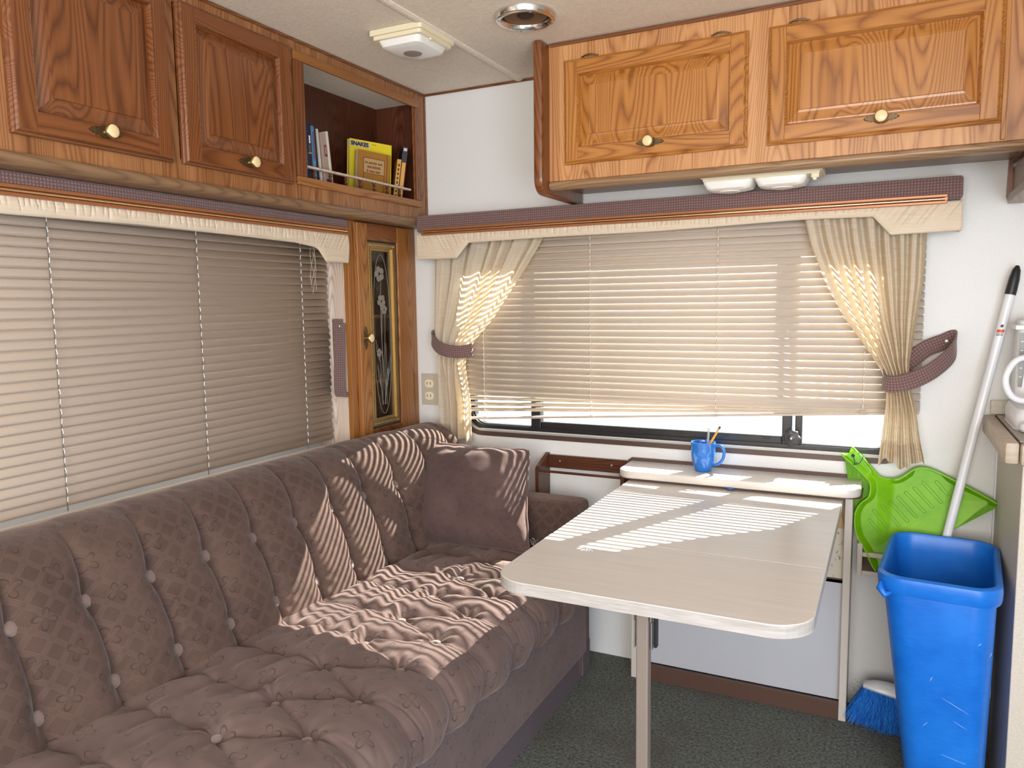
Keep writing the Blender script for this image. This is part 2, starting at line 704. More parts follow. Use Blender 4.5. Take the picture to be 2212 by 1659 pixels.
def np_mesh(name, P, uvs, mats, parent=None, loc=(0, 0, 0)):
    """fast grid mesh for large cloth surfaces"""
    m_, n_ = P.shape[:2]
    o3 = np.array(org(parent) if parent else loc)
    me = bpy.data.meshes.new(name)
    idx = np.arange(m_*n_).reshape(m_, n_)
    f = np.stack((idx[:-1, :-1], idx[:-1, 1:], idx[1:, 1:], idx[1:, :-1]), -1).reshape(-1, 4)
    me.vertices.add(m_*n_)
    me.vertices.foreach_set('co', (P-o3).reshape(-1).astype(np.float32))
    me.loops.add(f.size)
    me.loops.foreach_set('vertex_index', f.reshape(-1).astype(np.int32))
    me.polygons.add(len(f))
    me.polygons.foreach_set('loop_start', (np.arange(len(f))*4).astype(np.int32))
    me.polygons.foreach_set('loop_total', np.full(len(f), 4, dtype=np.int32))
    me.update(calc_edges=True)
    l = me.uv_layers.new(name='UVMap')
    l.data.foreach_set('uv', uvs.reshape(-1, 2)[f.reshape(-1)].reshape(-1).astype(np.float32))
    me.polygons.foreach_set('use_smooth', np.ones(len(f), dtype=bool))
    for x in mats if isinstance(mats, (list, tuple)) else [mats]:
        me.materials.append(MATS[x])
    me.validate()
    return link(name, me, parent, loc)


def wav(seed, n, fmin, fmax):
    rs = np.random.RandomState(seed)
    a = rs.uniform(0, 2*PI, n)
    f = rs.uniform(fmin, fmax, n)
    ph = rs.uniform(0, 2*PI, n)
    kx, ky = f*np.cos(a), f*np.sin(a)

    def fn(x, y):
        o = 0
        for i in range(n):
            o = o+np.sin(kx[i]*x+ky[i]*y+ph[i])
        return o/math.sqrt(n)
    return fn


def sst(a, b, x):
    t = np.clip((x-a)/(b-a), 0, 1)
    return t*t*(3-2*t)


def copy_tree(o, parent=None):
    c = o.copy()
    COL.objects.link(c)
    c.parent = parent
    for ch in o.children:
        copy_tree(ch, c)
    return c


def struct(name, bm, mat, **k):
    return tag(OBJ(name, bm, mat, **k), kind='structure')


# ------------------------------------------------------------------ the room
CEIL = 1.96
XL, XR, YF = -1.73, .98, -4.15
WX0, WX1, WZ0, WZ1 = -1.375, .045, .762, 1.395      # hole of the end window
LY0, LY1, LZ0, LZ1 = -1.95, -.47, .80, 1.39         # hole of the side window

struct('floor', box(BM(), XL-.05, XR+.05, YF-.05, .05, -.04, 0), 'carpet')
b = BM()
box(b, XL-.05, XR+.05, YF-.05, .05, CEIL, CEIL+.04)
struct('ceiling', b, 'ceiling_vinyl')
b = BM()
box(b, XL-.05, WX0, 0, .05, 0, CEIL)
box(b, WX1, XR+.05, 0, .05, 0, CEIL)
box(b, WX0, WX1, 0, .05, 0, WZ0)
box(b, WX0, WX1, 0, .05, WZ1, CEIL)
struct('wall_back', b, 'wall_vinyl')
b = BM()
box(b, XL-.05, XL, YF, LY0, 0, CEIL)
box(b, XL-.05, XL, LY1, 0, 0, CEIL)
box(b, XL-.05, XL, LY0, LY1, 0, LZ0)
box(b, XL-.05, XL, LY0, LY1, LZ1, CEIL)
struct('wall_left', b, 'wall_vinyl')
struct('wall_right', box(BM(), XR, XR+.05, YF, 0, 0, CEIL), 'wall_vinyl')
struct('wall_front', box(BM(), XL-.05, XR+.05, YF-.05, YF, 0, CEIL), 'wall_vinyl')
# ceiling seam batten and dark corner trims
b = BM()
prism(b, [(-1.163, CEIL), (-1.160, CEIL-.003), (-1.152, CEIL-.0055), (-1.143, CEIL-.0055), (-1.135, CEIL-.003), (-1.132, CEIL)], 'y', YF, -.004)
struct('trim_1', b, 'ceiling_vinyl')
struct('trim_2', box(BM(), -1.526, -.90, -.006, -.0005, CEIL-.008, CEIL-.0005, .002), 'oak_dark_x')
# ledge behind the sofa, under the side window
b = BM()
box(b, XL, -1.625, YF, -.40, .70, .735, .003)
Mat('ledge_cream', (.80, .74, .66), .5)
struct('trim_3', b, 'ledge_cream')

# ---- end window
def window_back():
    b = BM()
    ro = rrect(-1.40, .07, .737, 1.42, .085, 8)
    ri = rrect(-1.386, .056, .753, 1.406, .073, 8)
    ring(b, ro, ri, 'y', -.006, 0)
    root = struct('window_1', b, 'bronze_frame')
    b = BM()
    ring(b, ri, rrect(-1.379, .049, .760, 1.399, .068, 8), 'y', -.002, .012)
    OBJ('track_lip', b, 'frame_light', root)
    b = BM()
    ring(b, rrect(-1.379, .049, .760, 1.399, .068, 8), rrect(-1.35, .02, .779, 1.382, .05, 8), 'y', .010, .034)
    ring(b, rrect(-1.366, .036, .769, 1.391, .062, 8), rrect(-1.355, .025, .776, 1.385, .054, 8), 'y', .001, .012)
    OBJ('window_frame', b, 'black_metal', root)
    for x0, x1 in ((-1.122, -1.084), (-.283, -.255)):
        b = BM()
        box(b, x0, x1, .004, .034, .774, 1.386, .003)
        OBJ('mullion', b, 'black_metal', root)
    b = BM()
    box(b, -.246, -.226, .008, .034, .774, 1.386, .003)
    OBJ('mullion', b, 'black_metal', root)
    b = BM()
    box(b, -1.084, -.283, .010, .028, .776, .797, .003)
    box(b, -1.084, -.283, .010, .028, 1.365, 1.384, .003)
    for i in range(6):
        x = -1.0+i*.13+random.random()*.03
        box(b, x, x+.022, .006, .012, .787, .791, .001)
    OBJ('sash_rail', b, 'black_metal', root)
    for x0, x1 in ((-1.35, -1.12), (-1.086, -.282), (-.228, .02)):
        b = BM()
        box(b, x0, x1, .018, .021, .779, 1.384)
        OBJ('glass_pane', b, 'window_glass', root)
    return root


window_back()
# star-shaped crank knob
kn = thing('crank_knob', (-.252, -.002, .800), 'black scalloped crank knob on the window frame above the table shelf', 'knob')
b = BM()
pts = []
for i in range(70):
    a = 2*PI*i/70
    rr = .0235+.0024*math.cos(7*a)
    pts.append((-.252+rr*math.cos(a), .800+rr*math.sin(a)))
prism(b, pts, 'y', -.030, -.014, bev=.003)
OBJ('knob_grip', b, 'black_rubber', kn, smooth='auto')
b = BM()
lathe(b, [(0, .012), (.011, .012), (.011, .031), (.008, .032), (0, .0325)], (-.252, 0, .800), 'y', 20)
OBJ('hub', b, 'black_metal', kn, smooth='auto')
b = BM()
lathe(b, [(0, .032), (.0035, .032), (.003, .0345), (0, .035)], (-.252, 0, .800), 'y', 10)
OBJ('screw', b, 'steel', kn)

# ---- side window (behind the closed blind)
b = BM()
ring(b, rrect(LY0-.02, LY1+.02, LZ0-.02, LZ1+.02, .06, 6), rrect(LY0+.012, LY1-.012, LZ0+.012, LZ1-.012, .05, 6), 'x', XL-.02, XL+.006)
w2 = struct('window_2', b, 'black_metal')
b = BM()
box(b, XL-.03, XL-.027, LY0, LY1, LZ0, LZ1)
OBJ('glass_pane', b, 'window_glass', w2)
b = BM()
box(b, XL-.035, XL-.005, -1.23, -1.20, LZ0, LZ1, .003)
OBJ('mullion', b, 'black_metal', w2)


# ------------------------------------------------------------------ raised-panel doors and cabinets
def fr(axis, base):
    """frame mapping (u,v,w) -> world; 'R' = faces -Y at y=base, 'L' = faces +X at x=base"""
    if axis == 'R':
        return lambda u, v, w: (u, base-w, v)
    return lambda u, v, w: (base+w, u, v)


def fbox(b, f, u0, u1, v0, v1, w0, w1, bev=0, mi=0):
    p, q = f(u0, v0, w0), f(u1, v1, w1)
    box(b, p[0], q[0], p[1], q[1], p[2], q[2], bev, mi=mi)


def nested(b, f, u0, u1, v0, v1, steps):
    """nested rectangles: steps of (inset, height)"""
    L = []
    for ins, w in steps:
        L.append([b.verts.new(f(*p, w)) for p in ((u0+ins, v0+ins), (u1-ins, v0+ins), (u1-ins, v1-ins), (u0+ins, v1-ins))])
    for A, B in zip(L, L[1:]):
        for i in range(4):
            b.faces.new((A[i], A[(i+1) % 4], B[(i+1) % 4], B[i]))
    b.faces.new(L[-1])
    b.faces.new(L[0][::-1])
    bmesh.ops.recalc_face_normals(b, faces=b.faces)
    return b


def knob(parent, f, u, v, w, vertical=False, s=1.0, plate='antique_brass'):
    half = [(0, .0125), (.006, .013), (.012, .011), (.017, .007), (.021, .0065), (.023, .009), (.026, .0095), (.028, .006), (.031, .004), (.0335, .0055), (.036, .0035), (.040, 0)]
    out = half+[(a, -c) for a, c in half[::-1][1:]]
    full = out+[(-a, c) for a, c in [(x, y) for x, y in out[::-1]] if a > 0]
    pl = []
    top = half
    bot = [(a, -c) for a, c in reversed(half[:-1])]
    ptsR = top+bot
    ptsL = [(-a, c) for a, c in reversed(bot[:-1])]
    pts = top+bot+[(-a, c) for a, c in [(x, y) for x, y in reversed(bot)][1:]]+[(-a, c) for a, c in reversed(top)][:-1]
    seen, P2 = set(), []
    for p in pts:
        k = (round(p[0], 5), round(p[1], 5))
        if k not in seen:
            seen.add(k)
            P2.append(p)
    ang = sorted(P2, key=lambda p: math.atan2(p[1], p[0]))
    b = BM()
    V0, V1 = [], []
    for a, c in ang:
        a, c = a*s, c*s
        if vertical:
            a, c = c, a
        V0.append(b.verts.new(f(u+a, v+c, w)))
        V1.append(b.verts.new(f(u+a*.93, v+c*.93, w+.0022)))
    n = len(ang)
    b.faces.new(V1)
    for i in range(n):
        b.faces.new((V0[i], V0[(i+1) % n], V1[(i+1) % n], V1[i]))
    bmesh.ops.recalc_face_normals(b, faces=b.faces)
    OBJ('knob_plate', b, plate, parent)
    ax = 'y' if f(0, 0, 1)[0] == 0 else 'x'
    c = f(u, v, w)
    b = BM()
    prof = [(0, .001), (.0075, .001), (.006, .006), (.0055, .012), (.009, .0155), (.0145, .018), (.0155, .021), (.0145, .0245), (.0135, .0255)]
    lathe(b, [(r*s, h*s) for r, h in prof], c, ax, 28)
    lathe(b, [(.0136*s, .0252*s), (.0125*s, .0262*s), (.006*s, .0275*s), (0, .0278*s)], c, ax, 28, mi=1)
    OBJ('knob', b, ['brass', 'knob_cream'], parent, smooth='auto')


def door(cab, f, u0, u1, v0, v1, w0, wood, grain_h, fw=.043, knob_uv=None, hinges=(), hinge_v=None, th=.019):
    """door board with raised field; stiles, rails, knob and hinges are its own pieces"""
    o = .0105
    b = BM()
    nested(b, f, u0+fw-.012, u1-fw+.012, v0+fw-.012, v1-fw+.012,
           [(0, w0), (0, w0+th*.42), (.012, w0+th*.42), (.013, w0+th*.35), (.0165, w0+th*.33), (.022, w0+th*.38), (.032, w0+th*.60), (.042, w0+th*.80), (.0475, w0+th*.86), (.0485, w0+th*.98)])
    d = OBJ('door', b, wood+'_z', cab)
    # stiles with moulded outer edges
    def member(uA, uB, vA, vB, mat, name, inner):
        b = BM()
        st = [(0, w0), (0, w0+th*.45), (.003, w0+th*.62), (.007, w0+th*.72), (.0085, w0+th*.98), (.010, w0+th)]
        # outer side moulded, inner side a small ogee
        fbox(b, f, uA, uB, vA, vB, w0, w0+th, .0)
        bmesh.ops.recalc_face_normals(b, faces=b.faces)
        OBJ(name, b, mat, d)
    lip = .008
    # moulded perimeter (one closed ring, mitred)
    b = BM()
    L = []
    for ins, w in ((0, w0), (0, w0+th*.40), (.0015, w0+th*.52), (.0045, w0+th*.60), (.005, w0+th*.78), (.008, w0+th*.97), (.0095, w0+th), (.0095, w0)):
        L.append([b.verts.new(f(*p, w)) for p in ((u0+ins, v0+ins), (u1-ins, v0+ins), (u1-ins, v1-ins), (u0+ins, v1-ins))])
    for k in range(len(L)):
        A, B = L[k], L[(k+1) % len(L)]
        for i in range(4):
            b.faces.new((A[i], A[(i+1) % 4], B[(i+1) % 4], B[i]))
    bmesh.ops.recalc_face_normals(b, faces=b.faces)
    OBJ('edge_moulding', b, wood+'_'+('x' if grain_h == 'x' else 'y'), d)
    e = .0094
    g = .0004
    for (a, c) in ((u0+e, u0+fw), (u1-fw, u1-e)):
        b = BM()
        fbox(b, f, a, c, v0+e, v1-e, w0, w0+th, .0006)
        OBJ('stile', b, wood+'_z', d)
    for (a, c) in ((v0+e, v0+fw), (v1-fw, v1-e)):
        b = BM()
        fbox(b, f, u0+fw+g, u1-fw-g, a, c, w0, w0+th-.0002, .0006)
        OBJ('rail', b, wood+'_'+grain_h, d)
    # inner bead around the field
    b = BM()
    L = []
    a0, a1, c0, c1 = u0+fw, u1-fw, v0+fw, v1-fw
    for ins, w in ((-.0002, w0+th*.3), (-.0002, w0+th+.0006), (.0015, w0+th+.0012), (.0035, w0+th*.85), (.006, w0+th*.5), (.006, w0+th*.3)):
        L.append([b.verts.new(f(*p, w)) for p in ((a0+ins, c0+ins), (a1-ins, c0+ins), (a1-ins, c1-ins), (a0+ins, c1-ins))])
    for k in range(len(L)):
        A, B = L[k], L[(k+1) % len(L)]
        for i in range(4):
            b.faces.new((A[i], A[(i+1) % 4], B[(i+1) % 4], B[i]))
    bmesh.ops.recalc_face_normals(b, faces=b.faces)
    OBJ('bead', b, wood+'_'+grain_h, d)
    if knob_uv:
        knob(d, f, knob_uv[0], knob_uv[1], w0+th)
    for hu in hinges:
        b = BM()
        pts = []
        for i in range(15):
            t = -1+2*i/14
            pts.append(f(hu+t*.022, (v1+.0015)+.0035*(1-t*t), w0+.010+.004*(1-t*t)))
        tube(b, pts, [.0014+.0012*(1-(-1+2*i/14)**2) for i in range(15)], 8)
        for sgn in (-1, 1):
            fbox(b, f, hu+sgn*.022-.003, hu+sgn*.022+.003, v1-.001, v1+.004, w0, w0+.010, .001)
        OBJ('hinge', b, 'antique_brass', d, smooth='auto')
    return d


# ---- overhead cabinet above the end window
cabR = thing('overhead_cabinet', (-.33, -.14, 1.55), 'oak overhead cabinet with two raised-panel doors above the end window', 'cabinet')
yF = -.28
fR = fr('R', yF)
b = BM()
box(b, -.918, .62, yF+.014, -.002, 1.572, 1.578)
box(b, -.918, .62, yF+.014, -.002, 1.565, 1.572)
OBJ('bottom_board', b, 'lip_x', cabR)
b = BM()
for (x0, x1, z0, z1) in ((-.918, .62, 1.565, 1.622), (-.918, .62, 1.892, CEIL-.002), (-.918, -.86, 1.622, 1.892), (-.360, -.295, 1.622, 1.892), (.205, .62, 1.622, 1.892)):
    box(b, x0, x1, yF, yF+.016, z0, z1)
OBJ('face_frame', b, 'oak_print_x', cabR)
b = BM()
box(b, -.918, .62, -.006, -.002, 1.578, CEIL-.002)
box(b, -.9, -.894, yF+.016, -.006, 1.578, CEIL-.002)
OBJ('back_board', b, 'dark_interior', cabR)
b = BM()
pr = [(-.284, 1.567), (-.292, 1.563), (-.295, 1.556), (-.293, 1.549), (-.286, 1.544), (-.262, 1.543), (-.256, 1.552), (-.256, 1.566)]
prism(b, pr, 'x', -.915, .62)
OBJ('bottom_lip', b, 'lip_x', cabR, smooth='auto')
b = BM()
box(b, -.915, .62, yF-.005, yF, CEIL-.012, CEIL-.002, .002)
OBJ('top_trim', b, 'oak_dark_x', cabR)
b = BM()
box(b, .212, .223, yF-.004, yF, 1.57, CEIL-.002, .002)
OBJ('stile_bead', b, 'oak_z', cabR)
# rounded end panel
yz = [(-.003, CEIL-.001), (-.330, CEIL-.001), (-.335, 1.60)]
for i in range(9):
    a = R(180+90*i/8)
    yz.append((-.290+.045*math.cos(a), 1.572+.045*math.sin(a)))
yz += [(-.003, 1.527)]
b = BM()
prism(b, yz, 'x', -.948, -.918, bev=.009)
OBJ('end_panel', b, 'oak_dark_z', cabR, smooth='auto')
door(cabR, fR, -.867, -.352, 1.610, 1.903, .0005, 'oak', 'x', knob_uv=(-.610, 1.647), hinges=(-.789, -.423))
door(cabR, fR, -.302, .212, 1.608, 1.902, .0005, 'oak', 'x', knob_uv=(-.036, 1.645), hinges=(-.230, .15))

# lower-hanging cabinet around the corner to the right
cr2 = thing('corner_cabinet', (.27, -.15, 1.46), 'wood-trimmed side of the lower cabinet at the right end of the overhead cabinet', 'cabinet')
b = BM()
box(b, .272, .56, -.95, -.30, 1.475, 1.56)
box(b, .272, .56, -.298, -.003, 1.475, 1.541)
OBJ('side_panel', b, 'lip_y', cr2)
b = BM()
prism(b, [(.262, 1.563), (.270, 1.566), (.274, 1.47), (.266, 1.456), (.260, 1.47)], 'y', -.020, -.003)
prism(b, [(.262, 1.552), (.268, 1.5645), (.274, 1.563), (.274, 1.552)], 'y', -.257, -.02)
OBJ('edge_trim', b, 'oak_dark_z', cr2)
b = BM()
box(b, .262, .30, -.95, -.022, 1.450, 1.476, .004)
OBJ('bottom_trim', b, 'lip_y', cr2)

# ---- overhead cabinet above the side window with the open book niche
XF = -1.526
fL = fr('L', XF)
cabL = thing('overhead_cabinet', (-1.63, -1.2, 1.51), 'shade-darkened oak overhead cabinet with open book niche above the side window', 'cabinet')
b = BM()
for (y0, y1, z0, z1) in ((-2.9, -.002, 1.512, 1.564), (-2.9, -.002, 1.922, CEIL-.002), (-.70, -.668, 1.564, 1.922), (-.062, -.002, 1.564, 1.922), (-1.112, -1.084, 1.564, 1.922), (-2.9, -1.48, 1.564, 1.922)):
    box(b, XF-.016, XF, y0, y1, z0, z1)
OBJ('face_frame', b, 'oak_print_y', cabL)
b = BM()
box(b, XL+.002, XF-.016, -2.9, -.002, 1.545, 1.560)
OBJ('shelf_board', b, 'oak_dark_y', cabL)
b = BM()
box(b, XL+.001, XL+.006, -.70, -.45, 1.56, CEIL-.03)
box(b, XL+.001, XL+.006, -.448, -.21, 1.56, CEIL-.03)
box(b, XL+.001, XL+.006, -.208, -.002, 1.56, CEIL-.03)
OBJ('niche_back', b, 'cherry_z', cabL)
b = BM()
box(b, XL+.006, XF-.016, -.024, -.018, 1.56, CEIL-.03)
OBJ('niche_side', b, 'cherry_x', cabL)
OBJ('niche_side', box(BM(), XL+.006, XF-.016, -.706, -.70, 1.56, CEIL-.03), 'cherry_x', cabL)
b = BM()
box(b, XL+.002, XF-.016, -.70, -.002, CEIL-.032, CEIL-.026)
OBJ('niche_top', b, 'ceiling_vinyl', cabL)
b = BM()
prism(b, [(-1.518, 1.514), (-1.512, 1.508), (-1.510, 1.500), (-1.514, 1.492), (-1.522, 1.488), (-1.60, 1.488), (-1.60, 1.514)], 'y', -2.9, -.004)
OBJ('bottom_lip', b, 'lip_y', cabL, smooth='auto')
b = BM()
box(b, XF-.07, -1.6, -2.9, -.40, 1.4885, 1.50)
box(b, XL+.002, -1.6, -2.9, -.002, 1.500, 1.545)
OBJ('bottom_board', b, 'lip_y', cabL)
b = BM()
box(b, XF, XF+.005, -2.9, -.003, CEIL-.010, CEIL-.002, .0015)
box(b, XF, XF+.004, -.012, -.003, 1.515, CEIL-.002, .0015)
OBJ('top_trim', b, 'oak_dark_y', cabL)
# niche frame
for (y0, y1, z0, z1, g) in ((-.688, -.052, 1.556, 1.580, 'y'), (-.688, -.052, 1.899, 1.925, 'y'), (-.688, -.648, 1.580, 1.899, 'z'), (-.078, -.052, 1.580, 1.899, 'z')):
    b = BM()
    box(b, XF, XF+.010, y0, y1, z0, z1, .003)
    OBJ('niche_trim', b, 'oak_dark_'+g if g == 'z' else 'oak_mid_'+g, cabL)
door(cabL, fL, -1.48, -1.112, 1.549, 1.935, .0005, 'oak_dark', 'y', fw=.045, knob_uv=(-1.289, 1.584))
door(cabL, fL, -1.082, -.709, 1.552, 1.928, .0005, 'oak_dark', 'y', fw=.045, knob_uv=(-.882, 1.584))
# spindle gallery
gal = thing('gallery_rail', (-1.535, -.38, 1.580), 'small turned-spindle gallery rail across the front of the book niche', 'rail')
b = BM()
box(b, -1.5415, -1.5275, -.648, -.10, 1.6105, 1.6175, .002)
OBJ('top_rail', b, 'oak_lit_pale', gal)  # pale tone stands in for light striking the rail top
for i in range(7):
    y = -.600+i*.0728
    b = BM()
    lathe(b, [(0, 0), (.0056, 0), (.0056, .004), (.0034, .006), (.0058, .011), (.0035, .016), (.0035, .018), (.0058, .022), (.0033, .027), (.0054, .030), (.0054, .0335), (0, .0335)], (-1.535, y, 1.5785), 'z', 10)
    OBJ('spindle', b, 'walnut_y', gal, smooth='auto')

# ------------------------------------------------------------------ tall corner cabinet with etched glass door
XT = -1.585
YT = -.395
fT = fr('L', XT)
tc = thing('corner_cabinet', (-1.65, -.2, 0), 'tall narrow oak corner cabinet with etched glass door left of the end window', 'cabinet')
b = BM()
for (y0, y1, z0, z1) in ((YT, -.362, 0, 1.487), (-.068, -.001, 0, 1.487), (-.362, -.068, 1.478, 1.487), (-.362, -.068, 0, .50)):
    box(b, XT-.018, XT, y0, y1, z0, z1, .001)
OBJ('face_frame', b, 'oak_mid_z', tc)
b = BM()
box(b, XL+.002, XT-.018, YT+.002, YT+.012, 0, 1.487)
OBJ('side_panel', b, 'oak_lit_pale', tc)
b = BM()
box(b, XL+.002, XL+.006, YT+.012, -.002, .0, 1.487)
box(b, XL+.006, XT-.02, -.006, -.002, .0, 1.487)
box(b, XL+.006, XT-.02, YT+.012, -.006, 1.47, 1.487)
OBJ('inner_lining', b, 'cherry_z', tc)
for z in (1.178, .949, .70):
    b = BM()
    box(b, XL+.006, XT-.03, YT+.013, -.008, z-.012, z)
    OBJ('shelf', b, 'oak_dark_y', tc)
# door: stiles, rails, brass came frame, glass, etching
d = OBJ('door', box(BM(), XT+.0005, XT+.019, -.366, -.312, .52, 1.482, .003), 'oak_mid_z', tc)
for (y0, y1, z0, z1, g, nm) in ((-.140, -.064, .52, 1.482, 'z', 'stile'), (-.3115, -.1405, 1.428, 1.482, 'y', 'rail'), (-.3115, -.1405, .52, .79, 'y', 'rail')):
    OBJ(nm, box(BM(), XT+.0005, XT+.0185, y0, y1, z0, z1, .002), 'oak_dark_'+g if nm == 'rail' else 'oak_mid_z', d)
b = BM()
OBJ('gasket', ring(BM(), [(-.3125, .789), (-.1395, .789), (-.1395, 1.429), (-.3125, 1.429)], [(-.305, .797), (-.147, .797), (-.147, 1.421), (-.305, 1.421)], 'x', XT+.002, XT+.012), 'dark_gap', d)
b = BM()
R0 = [(-.305, .797), (-.147, .797), (-.147, 1.421), (-.305, 1.421)]


def insr(q, t):
    return [(q[0][0]+t, q[0][1]+t), (q[1][0]-t, q[1][1]+t), (q[2][0]-t, q[2][1]-t), (q[3][0]+t, q[3][1]-t)]


ring(b, R0, insr(R0, .004), 'x', XT+.001, XT+.013)
ring(b, insr(R0, .004), insr(R0, .012), 'x', XT+.001, XT+.009)
ring(b, insr(R0, .012), insr(R0, .017), 'x', XT+.001, XT+.014)
ring(b, insr(R0, .017), insr(R0, .026), 'x', XT+.001, XT+.008)
# egg-and-dart beading
for (a0, a1, fixed, vert) in ((.805, 1.413, -.297, True), (.805, 1.413, -.155, True), (-.29, -.162, .805, False), (-.29, -.162, 1.413, False)):
    n = int((a1-a0)/.0075)
    for i in range(n):
        t = a0+(a1-a0)*(i+.5)/n
        if vert:
            box(b, XT+.008, XT+.0125, fixed-.0032, fixed+.0032, t-.0022, t+.0022, .0008, 1)
        else:
            box(b, XT+.008, XT+.0125, t-.0022, t+.0022, fixed-.0032, fixed+.0032, .0008, 1)
OBJ('brass_frame', b, 'brass_old', d, label='embossed brass frame')
b = BM()
box(b, XT+.002, XT+.005, -.282, -.170, .82, 1.398)
OBJ('glass_pane', b, 'window_glass', d)
b = BM()
xe = XT+.0058
cy, cz = -.226, 1.109
oval = [(xe, cy+.048*math.cos(2*PI*i/72)*(1.0), cz+.275*(abs(math.sin(2*PI*i/72))**.8)*(1 if math.sin(2*PI*i/72) >= 0 else -1)) for i in range(72)]
tube(b, oval, .0009, 5, closed=True)


def blossom(y, z, r, a0):
    for k in range(5):
        a = a0+2*PI*k/5
        c = (y+math.cos(a)*r*.62, z+math.sin(a)*r*.62)
        L = []
        for i in range(16):
            t = 2*PI*i/16
            L.append(b.verts.new((xe, c[0]+r*.42*math.cos(t), c[1]+r*.42*math.sin(t))))
        b.faces.new(L)
        tube(b, [(xe+.0003, c[0]+r*.42*math.cos(2*PI*i/16), c[1]+r*.42*math.sin(2*PI*i/16)) for i in range(16)], .0007, 4, closed=True)


for (y, z, r) in ((-.235, 1.318, .026), (-.228, 1.225, .022), (-.214, 1.196, .017), (-.249, 1.048, .014)):
    blossom(y, z, r, y*40)
for k, (y0, y1, z1) in enumerate(((-.238, -.226, 1.30), (-.224, -.228, 1.21), (-.214, -.214, 1.18), (-.232, -.250, 1.04), (-.220, -.20, .99), (-.218, -.205, 1.08))):
    tube(b, [(xe, y0+(y1-y0)*t+.004*math.sin(6*t+k), .865+(z1-.865)*t) for t in [i/14 for i in range(15)]], .0008, 4)
for (y, z, dy) in ((-.25, 1.02, -.016), (-.20, .96, .018), (-.215, .92, .02), (-.245, .93, -.014)):
    tube(b, [(xe, y, z), (xe, y+dy*.8, z+.035), (xe, y+dy, z+.075), (xe, y+dy*.3, z+.045), (xe, y, z)], .0007, 4)
OBJ('etching', b, 'etching', d, label='etched flower stems in an oval')
knob(d, fT, -.339, 1.103, .0195, vertical=True)
for z in (1.435, .83):
    OBJ('hinge', tube(BM(), [(XT+.012, -.061, z-.022), (XT+.012, -.061, z+.022)], .0032, 8), 'brass', d)


# ------------------------------------------------------------------ valances
def valance(nm, f, u0, u1, label, low, rod_u0, rod_u1, wtop, endL, endR, zt, zm, seed):
    """f maps (u along, z, w out from the wall). wtop = depth of the box"""
    t = thing(nm, f((u0+u1)/2, zm, 0), label, 'valance', 'window valances')
    b = BM()
    fbox(b, f, u0, u1, zm, zt, .001, wtop, .007)
    uvbox(b)
    OBJ('padded_band', b, 'waffle_mauve', t, smooth='auto', label='mauve waffle-weave band')
    b = BM()
    fbox(b, f, rod_u0, rod_u1, zm-.012, zm-.0045, wtop-.002, wtop+.009, .0012)
    fbox(b, f, rod_u0, rod_u1, zm+.0045, zm+.012, wtop-.002, wtop+.009, .0012)
    fbox(b, f, rod_u0, rod_u1, zm-.006, zm+.006, wtop-.002, wtop+.003, .0)
    OBJ('rod_channel', b, 'copper_rod', t)
    b = BM()
    tube(b, [f(rod_u0+.006, zm, wtop+.0045), f(rod_u1-.006, zm, wtop+.0045)], .0042, 12)
    OBJ('brass_strip', b, 'gold_strip', t, smooth='auto')
    # cream gathered skirt
    nu, nv = int((u1-u0)/.0022), 26
    us = np.linspace(u0+.001, u1-.001, nu)
    vs = np.linspace(0, 1, nv)
    UU, VV = np.meshgrid(us, vs, indexing='ij')
    lo = np.array([low(u) for u in us])[:, None]
    wv = wav(seed, 7, 1.5, 9)(us*1.0, us*0)[:, None]*.0016*(1-VV)
    Z = lo+wv+(zm-.006-lo)*VV
    rs = np.random.RandomState(seed)
    bump = np.zeros_like(UU)
    u = u0+.01
    while u < u1-.01:
        slope = rs.uniform(-.18, .18)
        kx = 0
        if endR and u > endR:
            slope = .75
        if endL and u < endL:
            slope = -.6
        wd = rs.uniform(.0012, .0035)
        depth = rs.uniform(.0012, .0042)
        v0 = rs.uniform(.15, .5)
        cu = u+slope*(Z-(zm-.02))*(1)
        bump -= depth*np.exp(-((UU-cu)/wd)**2)*sst(v0-.15, v0+.25, VV)
        u += rs.uniform(.008, .026)
    puff = .006*np.sin(PI*np.clip(VV, 0, 1))**.5
    Wd = wtop-.006+puff+bump+wav(seed+3, 6, 30, 120)(UU, Z)*.0007
    P = np.array([[f(UU[i, j], Z[i, j], Wd[i, j]) for j in range(nv)] for i in range(nu)])
    o = np_mesh('gathered_skirt', P, np.stack((UU, Z), -1), 'cream_silk', t)
    md = o.modifiers.new('th', 'SOLIDIFY')
    md.thickness = .006
    md.offset = 0
    # returns to the wall at both ends
    for uu, l in ((u0+.001, low(u0+.01)), (u1-.001, low(u1-.01))):
        b = BM()
        fbox(b, f, uu-.003, uu+.003, l+.002, zm-.003, .002, wtop-.006, .002)
        OBJ('end_return', b, 'cream_silk', t, smooth='auto')
    return t


def low2(x):
    pts = [(-1.51, 1.372), (-1.352, 1.372), (-1.304, 1.423), (-.67, 1.426), (-.22, 1.432), (-.050, 1.430), (-.006, 1.379), (.16, 1.383)]
    return float(np.interp(x, [p[0] for p in pts], [p[1] for p in pts]))


def low1(y):
    pts = [(-3, 1.403), (-1.48, 1.403), (-1.17, 1.408), (-.644, 1.400), (-.560, 1.392), (-.543, 1.385), (-.508, 1.350), (-.40, 1.350)]
    return float(np.interp(y, [p[0] for p in pts], [p[1] for p in pts]))


valance('window_valance', fr('R', 0), -1.512, .157, 'cream gathered valance with mauve band, brass strip, over the end window',
        low2, -1.487, .122, .1, -1.31, -.06, 1.522, 1.464, 11)
valance('window_valance', fr('L', XL), -2.75, -.400, 'cream gathered valance with mauve band, brass strip, over the side window',
        low1, -2.7, -.408, .155, None, -.56, 1.4875, 1.448, 23)


